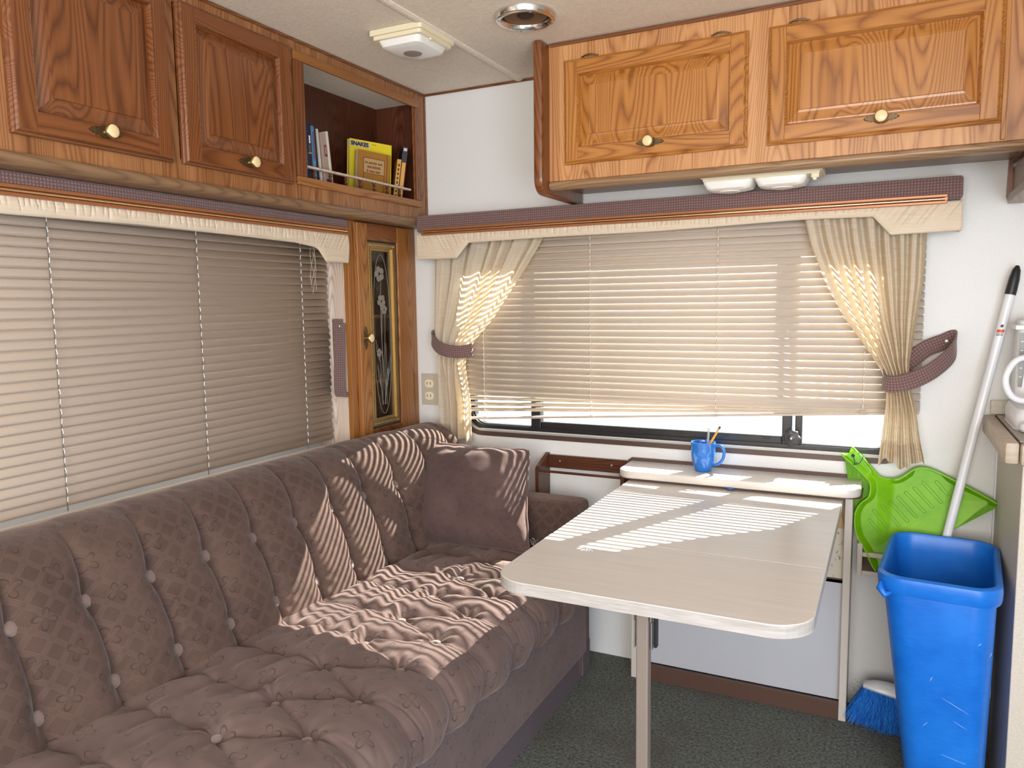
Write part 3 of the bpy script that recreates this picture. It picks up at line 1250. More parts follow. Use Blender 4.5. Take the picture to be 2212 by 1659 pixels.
# ------------------------------------------------------------------ blinds
def slat_mesh(name, L, mat, clip=.006, width=.0252, camber=.0026):
    """a bowed slat along local X, outer edge on +Y, room edge on -Y (before tilting)"""
    b = BM()
    n = 6
    top = []
    for i in range(n+1):
        t = -1+2*i/n
        y = t*width/2
        z = camber*(1-t*t)
        top.append((y, z))
    for s, flip in ((0, False), (-.00035, True)):
        A = [b.verts.new((-L/2+(clip if abs(-1+2*i/n) > .9 else 0), p[0], p[1]+s)) for i, p in enumerate(top)]
        B = [b.verts.new((L/2-(clip if abs(-1+2*i/n) > .9 else 0), p[0], p[1]+s)) for i, p in enumerate(top)]
        for i in range(n):
            q = (A[i], B[i], B[i+1], A[i+1])
            b.faces.new(q[::-1] if flip else q)
        if not flip:
            A0, B0 = A, B
        else:
            for i in range(n):
                b.faces.new((A0[i], A0[i+1], A[i+1], A[i]))
                b.faces.new((B0[i+1], B0[i], B[i], B[i+1]))
            for q in ((A0[0], A[0], B[0], B0[0]), (A0[n], B0[n], B[n], A[n])):
                b.faces.new(q)
    me = bpy.data.meshes.new(name)
    b.to_mesh(me)
    b.free()
    me.materials.append(MATS[mat])
    for p in me.polygons:
        p.use_smooth = True
    return me


# end-window blind: hangs crooked, the right side pulled higher
BY = -.020
bl = thing('venetian_blind', (-.655, BY, 1.45), 'beige venetian blind backlit by sun, its bottom rail hanging crooked, on the end window', 'blind', 'venetian blinds')
x0, x1 = -1.392, .082
L = x1-x0
zt = 1.432
pitch = .0215
zbl, zbr = .7975, .893
N = int((zt-zbl-.008)/pitch)
me = slat_mesh('slat', L, 'slat_warm', width=.0258, camber=.0042)
rs = np.random.RandomState(5)
xc = (x0+x1)/2
nstack = 0
for k in range(N):
    zl = zt-k*pitch
    zr = zt-k*pitch
    lim = zbr+.0045+(N-1-k)*.0026
    stack = zr < lim
    if stack:
        zr = lim
    slope = (zr-zl)/L
    # the crooked rail spreads its tilt to the last few slats
    tilt = R(62)+rs.normal(0, R(.7))
    if k >= N-3:
        tilt = R(24)
    elif k == N-4:
        tilt = R(50)
    o = bpy.data.objects.new('slat', me)
    COL.objects.link(o)
    o.parent = bl
    # outer edge (+Y) high, room edge (-Y) low
    Mx = Matrix.Rotation(-math.atan(slope), 4, 'Y') @ Matrix.Rotation(tilt, 4, 'X')
    o.matrix_local = Matrix.Translation(Vector((xc, BY+rs.normal(0, .0003), (zl+zr)/2))-Vector(bl.location)) @ Mx
b = BM()
box(b, -L/2, L/2, -.011, .011, -.004, .004, .002)
o = OBJ('bottom_rail', b, 'slat_warm', None)
o.parent = bl
o.matrix_local = Matrix.Translation(Vector((xc, BY, (zbl+zbr)/2))-Vector(bl.location)) @ Matrix.Rotation(-math.atan((zbr-zbl)/L), 4, 'Y')
b = BM()
box(b, x0, x1, BY-.012, BY+.012, 1.445, 1.462, .001)
OBJ('head_rail', b, 'slat_warm', bl)


def cords(parent, f, u, zt, zb, pitch, off, w0, ring=True, mats=('cord_white', 'cord_grey'), sway=0.0):
    """a ladder: white braid dashes over the slat edges, grey in the gaps"""
    b = BM()
    n = int((zt-zb)/pitch)
    def uu(z):
        return u+sway*(zt-z)/(zt-zb)
    for k in range(n):
        z = zt-k*pitch+off
        s = .0016 if k % 2 else -.0016
        tube(b, [f(uu(z)-s*.4, z, w0), f(uu(z)+s*.6, z-pitch*.42, w0+.0012), f(uu(z)+s*.2, z-pitch*.52, w0)], .0011, 6)
    for s in (-1, 1):
        tube(b, [f(uu(zt-(zt-zb)*t)+s*.0006, zt-(zt-zb)*t, w0-.0022) for t in (0, .25, .5, .75, 1)], .0006, 5, mi=1)
    OBJ('ladder_cord', b, list(mats), parent)
    if ring:
        b = BM()
        pts = []
        for i in range(24):
            a = i/23*2*PI*1.6
            pts.append(f(uu(zb)+.010*math.cos(a)*(1-i/60), zb+.004+.004*math.sin(a*1.3)+.0004*i, w0+.004*math.sin(a)))
        tube(b, pts, .0008, 5)
        tube(b, [f(uu(zb)-.012, zb+.012, w0), f(uu(zb)-.009, zb+.002, w0+.004), f(uu(zb), zb-.006, w0)], .0008, 5)
        tube(b, [f(uu(zb)+.014, zb+.005, w0), f(uu(zb)+.004, zb+.001, w0+.005), f(uu(zb), zb-.009, w0)], .0008, 5)
        OBJ('cord_knot', b, 'cord_beige', parent)


fB = fr('R', 0)
for u in (-1.286, -.885, -.474, -.061):
    cords(bl, fB, u, 1.43, zbl+(zbr-zbl)*(u-x0)/L-.003, pitch, -.004, -BY+.0135, mats=('cord_white', 'cord_beige'))

# side-window blind: fully closed
BX = -1.665
bl2 = thing('venetian_blind', (BX, -1.3, 1.43), 'beige venetian blind fully closed on the side window behind the sofa', 'blind', 'venetian blinds')
y0, y1 = -2.62, -.408
L2 = y1-y0
me2 = slat_mesh('slat', L2, 'slat_shade', .005)
p2 = .0218
zt2, zb2 = 1.424, .757
N2 = int((zt2-zb2)/p2)
p2 = (zt2-zb2)/N2
for k in range(N2):
    o = bpy.data.objects.new('slat', me2)
    COL.objects.link(o)
    o.parent = bl2
    z = zt2-k*p2
    # local X -> world Y ; room edge towards +X and low
    Mx = Matrix.Rotation(R(90), 4, 'Z') @ Matrix.Rotation(R(70)+rs.normal(0, R(1.0)), 4, 'X') @ Matrix.Rotation(rs.normal(0, .0007), 4, 'Y')
    o.matrix_local = Matrix.Translation(Vector((BX+rs.normal(0, .0004), (y0+y1)/2+rs.normal(0, .0012), z))-Vector(bl2.location)) @ Mx
b = BM()
box(b, BX-.008, BX+.008, y0, y1, zb2-.013, zb2-.005, .002)
OBJ('bottom_rail', b, 'slat_shade', bl2)
b = BM()
box(b, BX-.012, BX+.012, y0, y1, 1.437, 1.447, .001)
OBJ('head_rail', b, 'slat_shade', bl2)
fB2 = fr('L', 0)
for u in (-1.745, -1.340, -.941, -.544, ):
    cords(bl2, fB2, u, 1.415, zb2, p2, -.002, BX+.0145, ring=False)
# gathered lift cords hanging at the right end
b = BM()
for q in range(4):
    pts = []
    for i in range(12):
        t = i/11
        pts.append((BX+.017+.002*q, -.492-.012*math.sin(t*PI*1.3+q*.9)*(1 if q % 2 else -1)-.006*t*(q-1), 1.385-.135*t+.01*q))
    tube(b, pts, .0007, 5)
tube(b, [(BX+.02, -.507+.005*i*(-1)**i, 1.30+.006*math.sin(i*1.7)) for i in range(6)], .0007, 5)
OBJ('lift_cord', b, 'cord_beige', bl2)


# ------------------------------------------------------------------ curtains
def curtain(nm, label, left, right, npl, seed, zt, zb, ybase, amp, tie_z, tie_w=.05, hem=.05):
    nv, nu = 150, 340
    vs = np.linspace(zt, zb, nv)
    s = np.linspace(0, 1, nu)
    rs = np.random.RandomState(seed)
    xl = np.interp(-vs, [-p[0] for p in left], [p[1] for p in left])
    xr = np.interp(-vs, [-p[0] for p in right], [p[1] for p in right])
    # smooth the outlines
    ker = np.hanning(13)
    ker /= ker.sum()
    pad = lambda a: np.convolve(np.pad(a, 6, mode='edge'), ker, 'valid')
    xl, xr = pad(xl), pad(xr)
    ph = np.cumsum(rs.uniform(.6, 1.4, npl+1))
    ph = (ph-ph[0])/(ph[-1]-ph[0])
    phase = np.interp(s, ph, np.arange(npl+1))*2*PI
    am = rs.uniform(.55, 1.2, npl+1)
    ams = np.interp(s, ph, am)
    V, Sx = np.meshgrid(vs, s, indexing='ij')
    t = np.exp(-((V-tie_z)/.075)**2)
    dz = wav(seed+1, 5, 3, 10)
    flow = .22*dz(V*3, Sx*4)
    low = sst(tie_z-.03, tie_z-.16, V)
    A = amp*ams[None, :]*(1-.25*t)*(1-.55*low)
    yy = ybase-A*np.sin(phase[None, :]+flow)-.35*A*np.sin(2*phase[None, :]+1.3+2*flow)-.010*t
    # below the tie the cloth flares in fewer, wider folds
    yy = yy-low*(.014*np.sin(phase[None, :]*.5+1.1+flow*2))
    X = xl[:, None]+(xr-xl)[:, None]*(Sx+.006*np.sin(phase[None, :]*1.0+.8))
    Z = V+0*Sx
    # uneven hem
    Z = Z-sst(zb+.10, zb, V)*(.010*np.sin(Sx*9+seed)+.004*np.sin(Sx*31))
    yy = yy+wav(seed+5, 8, 40, 130)(X, Z)*.0006
    P = np.stack((X, yy, Z), -1)
    t_ = thing(nm, (float((xl[0]+xr[0])/2), ybase, zt), label, 'curtain', 'curtains of the end window')
    o = np_mesh('cloth', P, np.stack((Sx*.6, V), -1), 'curtain_silk', t_)
    # turned hem at the bottom and along the leading edge
    k = nv-14
    P2 = P[k:].copy()
    P2[:, :, 1] -= .0012
    np_mesh('hem', P2, np.stack((Sx[k:]*.6, V[k:]), -1), 'curtain_silk', t_)
    return t_


curtain('curtain', 'cream slubbed curtain gathered at the left side of the end window', 
        [(1.44, -1.468), (1.30, -1.470), (1.12, -1.474), (1.045, -1.462), (.98, -1.462), (.85, -1.454), (.66, -1.448)],
        [(1.44, -1.035), (1.40, -1.060), (1.32, -1.115), (1.24, -1.175), (1.15, -1.245), (1.085, -1.308), (1.045, -1.330), (1.0, -1.352), (.94, -1.348), (.85, -1.338), (.66, -1.336)],
        7, 31, 1.44, .725, -.050, .013, 1.05)
curtain('curtain', 'cream slubbed curtain gathered at the right side of the end window',
        [(1.44, -.228), (1.36, -.208), (1.25, -.165), (1.15, -.112), (1.07, -.055), (1.01, -.016), (.97, -.004), (.92, -.003), (.84, -.010), (.754, -.018)],
        [(1.44, .080), (1.36, .078), (1.25, .074), (1.12, .060), (1.03, .050), (.97, .054), (.90, .072), (.82, .084), (.754, .097)],
        8, 47, 1.44, .752, -.072, .016, .99)


def ribbon(nm, label, path, h, th, cat='tieback', mats='waffle_mauve', tilt=None, closed=True, snap=None, group='curtain tiebacks'):
    """waffle band standing on edge along a path (x,y,z of its centre line)"""
    pts = [Vector(p) for p in path]
    N_ = len(pts)
    t = thing(nm, tuple(pts[0]), label, cat, group)
    out, inn, uo = [], [], []
    acc = 0
    for i, p in enumerate(pts):
        a = pts[(i+1) % N_] if closed or i < N_-1 else p
        c = pts[i-1] if closed or i > 0 else p
        d = (a-c)
        d.z = 0
        d.normalize()
        nrm = Vector((d.y, -d.x, 0))
        up = (Vector((0, 0, 1))+(a-c).normalized()*-(a-c).normalized().z).normalized()
        if i:
            acc += (p-pts[i-1]).length
        row = []
        for v in (-1, -.8, 0, .8, 1):
            row.append(p+up*(v*h/2)+nrm*(th/2*(1-(abs(v) > .9)*.7)))
        for v in (1, .8, 0, -.8, -1):
            row.append(p+up*(v*h/2)-nrm*(th/2*(1-(abs(v) > .9)*.7)))
        row.append(row[0])
        out.append([tuple(q) for q in row])
        uo.append([(acc, v*h/2) for v in (-1, -.8, 0, .8, 1, 1, .8, 0, -.8, -1, -1)])
    P = np.array(out)
    UV = np.array(uo)
    if closed:
        P = np.concatenate((P, P[:1]))
        UV = np.concatenate((UV, UV[-1:]+np.array([.01, 0])))
    np_mesh('band', P, UV, mats, t)
    if snap:
        b = BM()
        lathe(b, [(0, 0), (.006, 0), (.0055, .002), (.003, .0032), (0, .0034)], snap[0], snap[1], 16)
        OBJ('snap', b, 'steel', t, smooth='auto')
    return t


def smooth_path(P, n, closed=False):
    P = [Vector(p) for p in P]
    out = []
    m_ = len(P)
    segs = m_ if closed else m_-1
    for i in range(segs):
        p0 = P[(i-1) % m_] if closed or i > 0 else P[i]
        p1, p2 = P[i], P[(i+1) % m_]
        p3 = P[(i+2) % m_] if closed or i < m_-2 else p2
        for k in range(n):
            t = k/n
            out.append(.5*((2*p1)+(-p0+p2)*t+(2*p0-5*p1+4*p2-p3)*t*t+(-p0+3*p1-3*p2+p3)*t**3))
    if not closed:
        out.append(P[-1])
    return out


ribbon('curtain_tieback', 'mauve waffle tieback wrapped around the left curtain of the end window',
       smooth_path([(-1.484, -.040, 1.098), (-1.478, -.066, 1.088), (-1.440, -.084, 1.058), (-1.395, -.088, 1.046), (-1.350, -.080, 1.044), (-1.322, -.060, 1.050), (-1.335, -.037, 1.052), (-1.40, -.035, 1.06), (-1.46, -.034, 1.085)], 6, True), .044, .004)
ribbon('curtain_tieback', 'mauve waffle tieback looped round the right curtain and snapped to the wall',
       smooth_path([(.158, -.006, 1.100), (.160, -.030, 1.085), (.145, -.056, 1.052), (.10, -.086, 1.012), (.05, -.104, .987), (.005, -.100, .978), (-.012, -.076, .988), (.002, -.050, 1.005), (.05, -.036, 1.035), (.09, -.024, 1.07), (.135, -.008, 1.090)], 6, True), .046, .004,
       snap=((.140, -.012, 1.092), 'y'))
# loose strap by the side window: folded band hanging from its snap
yT = YT+.002
ribbon('curtain_tieback', 'unused mauve waffle tieback hanging down the side of the tall cabinet',
       smooth_path([(-1.640, yT-.006, 1.165), (-1.635, yT-.010, 1.10)], 2), .001, .001) if False else None
tb = thing('curtain_tieback', (-1.63, yT, 1.16), 'unused mauve waffle tieback hanging down the side of the tall cabinet', 'tieback', 'curtain tiebacks')
b = BM()
box(b, -1.655, -1.612, yT-.0075, yT-.003, .925, 1.168, .0015)
uvbox(b)
OBJ('band', b, 'waffle_mauve', tb)
b = BM()
pr = [(yT-.008, 1.155), (yT-.012, 1.15), (yT-.020, 1.05), (yT-.026, .96), (yT-.026, .925), (yT-.020, .912), (yT-.010, .910), (yT-.004, .918), (yT-.004, .926), (yT-.012, .922), (yT-.019, .928), (yT-.020, .96), (yT-.015, 1.05), (yT-.008, 1.14)]
prism(b, pr, 'x', -1.642, -1.600)
uvbox(b)
OBJ('band_loop', b, 'waffle_mauve', tb, smooth='auto')
b = BM()
lathe(b, [(0, 0), (.006, 0), (.0055, .002), (.003, .0032), (0, .0034)], (-1.622, yT-.0125, 1.144), 'y', 16)
OBJ('snap', b, 'steel', tb)


# ------------------------------------------------------------------ sofa
sofa = thing('sofa', (-1.25, -1.3, 0), 'mauve-brown velour sofa with button-tufted back and seat below the side window', 'sofa')
SY0, SY1 = -2.95, -.070
PC = .1475
Y0 = -1.62


def arc_resample(P, n):
    P = np.array(P)
    d = np.r_[0, np.cumsum(np.hypot(*(np.diff(P, axis=0).T)))]
    # catmull through numpy: dense first
    Q = []
    pts = [Vector((p[0], p[1], 0)) for p in P]
    q = smooth_path(pts, 12)
    q = np.array([(v.x, v.y) for v in q])
    d = np.r_[0, np.cumsum(np.hypot(*(np.diff(q, axis=0).T)))]
    s = np.linspace(0, d[-1], n)
    return np.stack((np.interp(s, d, q[:, 0]), np.interp(s, d, q[:, 1])), -1), s


# back cushion
prof, sl = arc_resample([(-1.325, .385), (-1.325, .43), (-1.345, .50), (-1.372, .57), (-1.402, .64), (-1.430, .705), (-1.457, .751), (-1.500, .777), (-1.555, .773), (-1.595, .745), (-1.615, .69), (-1.62, .50)], 230)
tan = np.gradient(prof, axis=0)
tan /= np.linalg.norm(tan, axis=1)[:, None]
nrm = np.stack((tan[:, 1], -tan[:, 0]), -1)
ny = 1150
ys = np.linspace(SY0, SY1, ny)
Sg, Yg = np.meshgrid(sl, ys, indexing='ij')
s_lo = np.interp(.485, prof[:60, 1], sl[:60])
s_up = np.interp(.640, prof[:120, 1], sl[:120])
s_top = sl[np.argmax(prof[:, 1])]
yw = Yg+.004*wav(3, 5, 6, 18)(Yg*.5, Sg)*sst(0, .1, Sg)
ph = (yw-Y0)/PC
fracp = np.abs(ph-np.round(ph))          # 0 at seam .5 mid-channel
yb = Y0+np.round(ph)*PC
chan = np.sqrt(np.clip(1-(1-2*fracp)**2.0, 0, 1))
fade = 1-sst(s_up+.035, s_top-.005, Sg)
fade = .13+.87*fade
crease = 1-np.exp(-(fracp/.10)**1.25)
dsp = (.015*crease+.011*chan)*fade
# panels swell between the button rows
for sb, dep, rad in ((s_lo, .013, .030), (s_up, .014, .032)):
    r2 = ((yw-yb)/rad)**2+((Sg-sb)/rad)**2
    dsp -= dep*np.exp(-r2)
    # folds fanning from each button
    ang = np.arctan2(Sg-sb, yw-yb)
    rr = np.sqrt(r2)
    dsp += .0016*np.cos(ang*7+yb*40)*np.exp(-((rr-1.0)/.6)**2)
# between button rows the channel relaxes
dsp -= .006*np.exp(-((Sg-(s_lo+s_up)/2)/.03)**2)*0
# gathers running over the top from every seam
g = np.exp(-((Sg-s_top+.015)/.055)**2)
gw = wav(9, 9, 60, 190)(Yg, Sg*.35)
dsp += g*gw*.0024*np.exp(-((fracp)/.30)**2)
dsp += wav(12, 12, 20, 60)(Yg, Sg)*.0011
dsp += .006*np.exp(-((Sg-(s_up+.085))/.05)**2)*chan
# far end rounds over
endw = np.sqrt(np.clip(1-((np.clip(Yg-(SY1-.05), 0, None))/.0501)**2, 0, 1))
Px = prof[:, 0][:, None]+nrm[:, 0][:, None]*dsp
Pz = prof[:, 1][:, None]+nrm[:, 1][:, None]*dsp
cxx, czz = -1.50, .50
Px = cxx-.05+(Px-(cxx-.05))*(.25+.75*endw)
Pz = np.where(Pz > .5, .5+(Pz-.5)*(.45+.55*endw), Pz)
# the far end of the back leans a little further into the room
Px = Px+.058*sst(-.60, -.12, Yg)*sst(.08, .25, Sg)
Pz = Pz+.012*sst(-.7, -.2, Yg)*sst(.08, .3, Sg)
Px = np.where(Yg > -.43, np.maximum(Px, -1.579+.0*Yg), Px)
P = np.stack((Px, Yg, Pz), -1)
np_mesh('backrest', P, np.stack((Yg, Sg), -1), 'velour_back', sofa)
for k in range(-8, 11):
    y = Y0+k*PC
    if y > -.08:
        continue
    for sb in (s_lo, s_up):
        i = int(np.argmin(abs(sl-sb)))
        j = int(np.argmin(abs(ys-y)))
        p = Vector((float(Px[i, j]), y, float(Pz[i, j])))
        nn = Vector((float(nrm[i, 0]), 0, float(nrm[i, 1])))
        b = BM()
        prf = [(0, -.004), (.0125, -.003), (.0145, .002), (.0125, .006), (.0065, .008), (0, .0085)]
        lathe(b, prf, (0, 0, 0), 'z', 18)
        bmesh.ops.transform(b, matrix=Matrix.Translation(p) @ nn.to_track_quat('Z', 'Y').to_matrix().to_4x4(), verts=b.verts)
        OBJ('button', b, 'velour_button', sofa, smooth=True)

# seat cushion
prof, sl = arc_resample([(-1.40, .425), (-1.30, .428), (-1.15, .430), (-1.0, .431), (-.90, .428), (-.845, .416), (-.812, .392), (-.800, .362), (-.806, .330), (-.822, .306), (-.850, .298), (-.93, .297)], 300)
tan = np.gradient(prof, axis=0)
tan /= np.linalg.norm(tan, axis=1)[:, None]
nrm = np.stack((-tan[:, 1], tan[:, 0]), -1)
TY1 = -.232
ny = 1150
ys = np.linspace(SY0, TY1, ny)
Sg, Yg = np.meshgrid(sl, ys, indexing='ij')
xs_of = lambda x: float(np.interp(x, prof[:200, 0], sl[:200]))
sA, sB = xs_of(-.925), xs_of(-1.075)
sE = xs_of(-.80) if False else float(sl[np.argmax(prof[:, 0])])
segs = []
fy0 = -1.397
kk = range(-10, 9)
warp = .006*wav(21, 6, 8, 26)(Yg, Sg)
Yw = Yg+warp
Sw = Sg+.006*wav(22, 6, 8, 26)(Yg, Sg)
D = np.full_like(Sg, 9.)
Bd = np.full_like(Sg, 9.)


def seg(a, b_, wgt=1.0):
    global D
    ax, ay = a
    bx, by = b_
    lo = max(0, np.searchsorted(ys, min(ay, by)-.09))
    hi = min(len(ys), np.searchsorted(ys, max(ay, by)+.09))
    if hi <= lo:
        return
    x, y = Sw[:, lo:hi]-ax, Yw[:, lo:hi]-ay
    vx, vy = bx-ax, by-ay
    t = np.clip((x*vx+y*vy)/(vx*vx+vy*vy), 0, 1)
    dd = np.hypot(x-t*vx, y-t*vy)/wgt
    if wgt < 1:
        dd = dd+.010
    D[:, lo:hi] = np.minimum(D[:, lo:hi], dd)


btn = []
for k in kk:
    y = fy0+k*PC
    yB = y+PC*.52
    for (s_, y_) in ((sA, y), (sB, yB)):
        if y_ < TY1-.06:
            btn.append((s_, y_))
            Bd = np.minimum(Bd, np.hypot(Sg-s_, Yg-y_))
    seg((sA, y), (sB, yB))
    seg((sA, y), (sB, yB-PC))
    seg((sA, y), (sl[-1], y+.004))
    seg((sB, yB), (0, yB-.01), .6)
h = .0105*(1-np.exp(-(D/.014)**1.2))
h += .0075*(1-np.exp(-(D/.055)**2))
h -= .011*np.exp(-(Bd/.024)**2)
# fans of folds around the buttons
for (s_, y_) in btn:
    lo = max(0, np.searchsorted(ys, y_-.10))
    hi = min(len(ys), np.searchsorted(ys, y_+.10))
    x, y = Sg[:, lo:hi]-s_, Yg[:, lo:hi]-y_
    rr = np.hypot(x, y)
    an = np.arctan2(y, x)
    h[:, lo:hi] += .0022*np.cos(an*9+s_*50+y_*30+1.2*np.sin(an*2))*np.exp(-((rr-.035)/.022)**2)
# gathers at the front edge and long slack wrinkles
ge = sst(sA+.02, sE-.01, Sg)*(1-sst(sl[-1]-.08, sl[-1]-.02, Sg)*.5)
g1 = wav(25, 10, 70, 190)(Yg, Sg*.12)
h -= ge*.0060*np.exp(-(g1/.30)**2)*np.exp(-(D/.05)**2)
h += ge*.0022*g1*np.exp(-(D/.06)**2)
h += ge*.0016*wav(26, 8, 90, 180)(Yg, Sg*.12)
rb = 1-sst(sB-.02, sB+.05, Sg)
h += (.0028*rb+.0010)*wav(27, 9, 22, 60)(Yg*1.0, Sg*2.2)
h += (.0030*rb+.0006)*(1-np.abs(wav(29, 5, 14, 34)(Yg+.5*Sg, Sg*1.2)))
h += .0014*wav(28, 10, 50, 110)(Yg*.8, Sg*1.2)
ew = np.sqrt(np.clip(1-((np.clip(Yg-(TY1-.05), 0, None))/.0501)**2, 0, 1))
zz = nrm[:, 1][:, None]*h+prof[:, 1][:, None]
Px = prof[:, 0][:, None]+nrm[:, 0][:, None]*h
zc = .365
Pz = zc+(zz-zc)*(.35+.65*ew)
P = np.stack((Px, Yg, Pz), -1)
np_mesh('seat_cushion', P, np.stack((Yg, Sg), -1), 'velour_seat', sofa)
for (s_, y_) in btn:
    i = int(np.argmin(abs(sl-s_)))
    j = int(np.argmin(abs(ys-y_)))
    b = BM()
    lathe(b, [(0, -.003), (.010, -.003), (.012, .001), (.010, .004), (.005, .0054), (0, .0056)], (float(Px[i, j]), y_, float(Pz[i, j])), 'z', 16)
    OBJ('button', b, 'velour_button', sofa, smooth=True)

# base, kick board, arm
b = BM()
box(b, -1.57, -.831, SY0, -.215, .105, .312, .006)
uvbox(b)
OBJ('base', b, 'velour_base', sofa)
b = BM()
box(b, -1.57, -.857, SY0, -.205, .0, .106)
OBJ('kick_board', b, 'kick_board', sofa)
b = BM()
prf = [(-.231, .02), (-.231, .535)]
for i in range(7):
    a = R(180-90*i/6)
    prf.append((-.205+.026*math.cos(a), .560+.026*math.sin(a)))
for i in range(7):
    a = R(90-90*i/6)
    prf.append((-.150+.024*math.cos(a), .562+.024*math.sin(a)))
prf += [(-.126, .02)]
xsn = 60
Q = []
per = np.array(prf)
# closed loft along X with a rounded nose
def loft(bm, secs):
    V = [[bm.verts.new(p) for p in s_] for s_ in secs]
    n = len(secs[0])
    for A, B_ in zip(V, V[1:]):
        for i in range(n):
            bm.faces.new((A[i], A[(i+1) % n], B_[(i+1) % n], B_[i]))
    bm.faces.new(V[0][::-1])
    bm.faces.new(V[-1])
    bmesh.ops.recalc_face_normals(bm, faces=bm.faces)


secs = []
cyy, czz = -.178, .30
for x, k in ((-1.56, 1), (-1.2, 1), (-1.0, 1), (-.90, 1), (-.872, .99), (-.860, .965), (-.856, .93)):
    secs.append([(x, cyy+(p[0]-cyy)*(k if k < 1 else 1), czz+(p[1]-czz)*(1-(1-k)*.35)) for p in prf])
b = BM()
loft(b, secs)
uvbox(b)
OBJ('armrest', b, 'velour_back', sofa, smooth='auto')
b = BM()
box(b, -.868, -.853, -.196, -.128, .004, .11, .004)
OBJ('arm_foot', b, 'kick_board', sofa)

# throw pillow, leaning on the arm ------------------------------------------
pil = thing('throw_pillow', (-1.20, -.33, .45), 'square mauve-brown velour pillow leaning in the far corner of the sofa', 'pillow')
c00, c10, c11, c01 = [np.array(p) for p in ((-1.385, -.395, .435), (-.955, -.365, .448), (-1.030, -.195, .740), (-1.462, -.180, .748))]
n = 90
u = np.linspace(-1, 1, n)
UU, VV = np.meshgrid(u, u, indexing='ij')
pin = 1-.075*(1-np.abs(VV)**2.2)*np.abs(UU)**3
pin2 = 1-.085*(1-np.abs(UU)**2.2)*np.abs(VV)**3
crn = 1-.045*(np.abs(UU)**7)*(np.abs(VV)**7)
a, c_ = (UU*pin*crn+1)/2, (VV*pin2*crn+1)/2
base = (1-a)[..., None]*(1-c_)[..., None]*c00+a[..., None]*(1-c_)[..., None]*c10+a[..., None]*c_[..., None]*c11+(1-a)[..., None]*c_[..., None]*c01
nv = np.cross(c10-c00, c01-c00)
nv /= np.linalg.norm(nv)
if nv[1] > 0:
    nv = -nv
puff = ((1-np.abs(UU)**2.3)*(1-np.abs(VV)**2.3))**.62
wr = wav(61, 8, 3, 8)(UU, VV)*.0055+wav(62, 8, 8, 16)(UU, VV)*.0016
edge_ = np.maximum(np.abs(UU), np.abs(VV))
wr = wr+.0030*wav(63, 7, 14, 34)(UU, VV)*sst(.55, .95, edge_)
# corner folds at lower right
fold = np.exp(-(((UU-.78)+(VV+.78))/.10)**2)*np.exp(-((UU-VV-1.5)/.6)**2)
for sgn, nm in ((1, 'front'), (-1, 'back')):
    th = .098 if sgn > 0 else .055
    off = th*puff+(wr-.016*fold*(sgn > 0))*np.clip(puff*1.5, 0, 1)
    P = base+sgn*off[..., None]*nv
    if sgn < 0:
        P = P[::-1]
    o = np_mesh('pillow_'+nm, P, np.stack((a*.45, c_*.40), -1) if sgn > 0 else np.stack((a*.45, c_*.40), -1)[::-1], 'velour_pillow', pil)
loop = [base[i, 0] for i in range(n)]+[base[-1, j] for j in range(1, n)]+[base[n-1-i, -1] for i in range(1, n)]+[base[0, n-1-j] for j in range(1, n-1)]
b = BM()
tube(b, [tuple(p+np.array([0, .0015*math.sin(i*.35), .0015*math.cos(i*.27)])) for i, p in enumerate(loop)][::2], .0042, 8, closed=True)
OBJ('piping', b, 'velour_pillow', pil, smooth=True)
b = BM()
for q in range(7):
    pts = [(-.957, -.362, .47+.004*q)]
    v = Vector(pts[0])
    for i in range(9):
        v = v+Vector((random.uniform(-.001, .006), random.uniform(-.003, .002), random.uniform(-.005, .006)))
        pts.append(tuple(v))
    tube(b, pts, .0005, 4)
OBJ('loose_thread', b, 'cord_grey', pil)


# ------------------------------------------------------------------ fold-down dinette table
cab = thing('table_cabinet', (-.39, -.06, 0), 'shallow pale wall cabinet the folding table drops from', 'cabinet')
for x0_, x1_ in ((-.715, -.697), (-.096, -.076)):
    b = BM()
    box(b, x0_, x1_, -.122, -.004, 0, .666, .002)
    OBJ('side_board', b, 'post_beige', cab)
b = BM()
box(b, -.697, -.096, -.098, -.094, .052, .41)
OBJ('lower_panel', b, 'panel_white', cab)
b = BM()
box(b, -.697, -.096, -.090, -.086, .41, .60)
OBJ('upper_panel', b, 'speckle', cab)
b = BM()
box(b, -.697, -.096, -.092, -.088, .56, .655)
OBJ('wood_panel', b, 'panel_print', cab)
b = BM()
box(b, -.697, -.096, -.098, -.080, .40, .412, .001)
box(b, -.697, -.096, -.118, -.108, .0, .053, .001)
box(b, -.697, -.690, -.121, -.098, .0, .655, .001)
OBJ('kick_rail', b, 'trim_brown', cab)
b = BM()
box(b, -.692, -.660, -.120, -.096, .05, .6, .002)
OBJ('inner_post', b, 'walnut_y', cab)
# shelf on top
b = BM()
pts = rrect(-.748, -.056, -.175, -.016, [.005, .005, .045, .045], 8)
prism(b, pts, 'z', .668, .692, bev=.004)
OBJ('shelf_top', b, 'table_laminate', cab, smooth='auto')
b = BM()
box(b, -.752, -.046, -.016, -.002, .672, .700, .002)
prism(b, rrect(-.752, -.052, -.165, -.016, [.005, .005, .04, .04], 6), 'z', .664, .669)
OBJ('shelf_trim', b, 'trim_brown', cab)
b = BM()
lathe(b, [(0, 0), (.012, 0), (.012, .003), (0, .003)], (-.40, -.172, .6655), 'z', 14)
OBJ('bumper', b, 'mug_inside', cab)

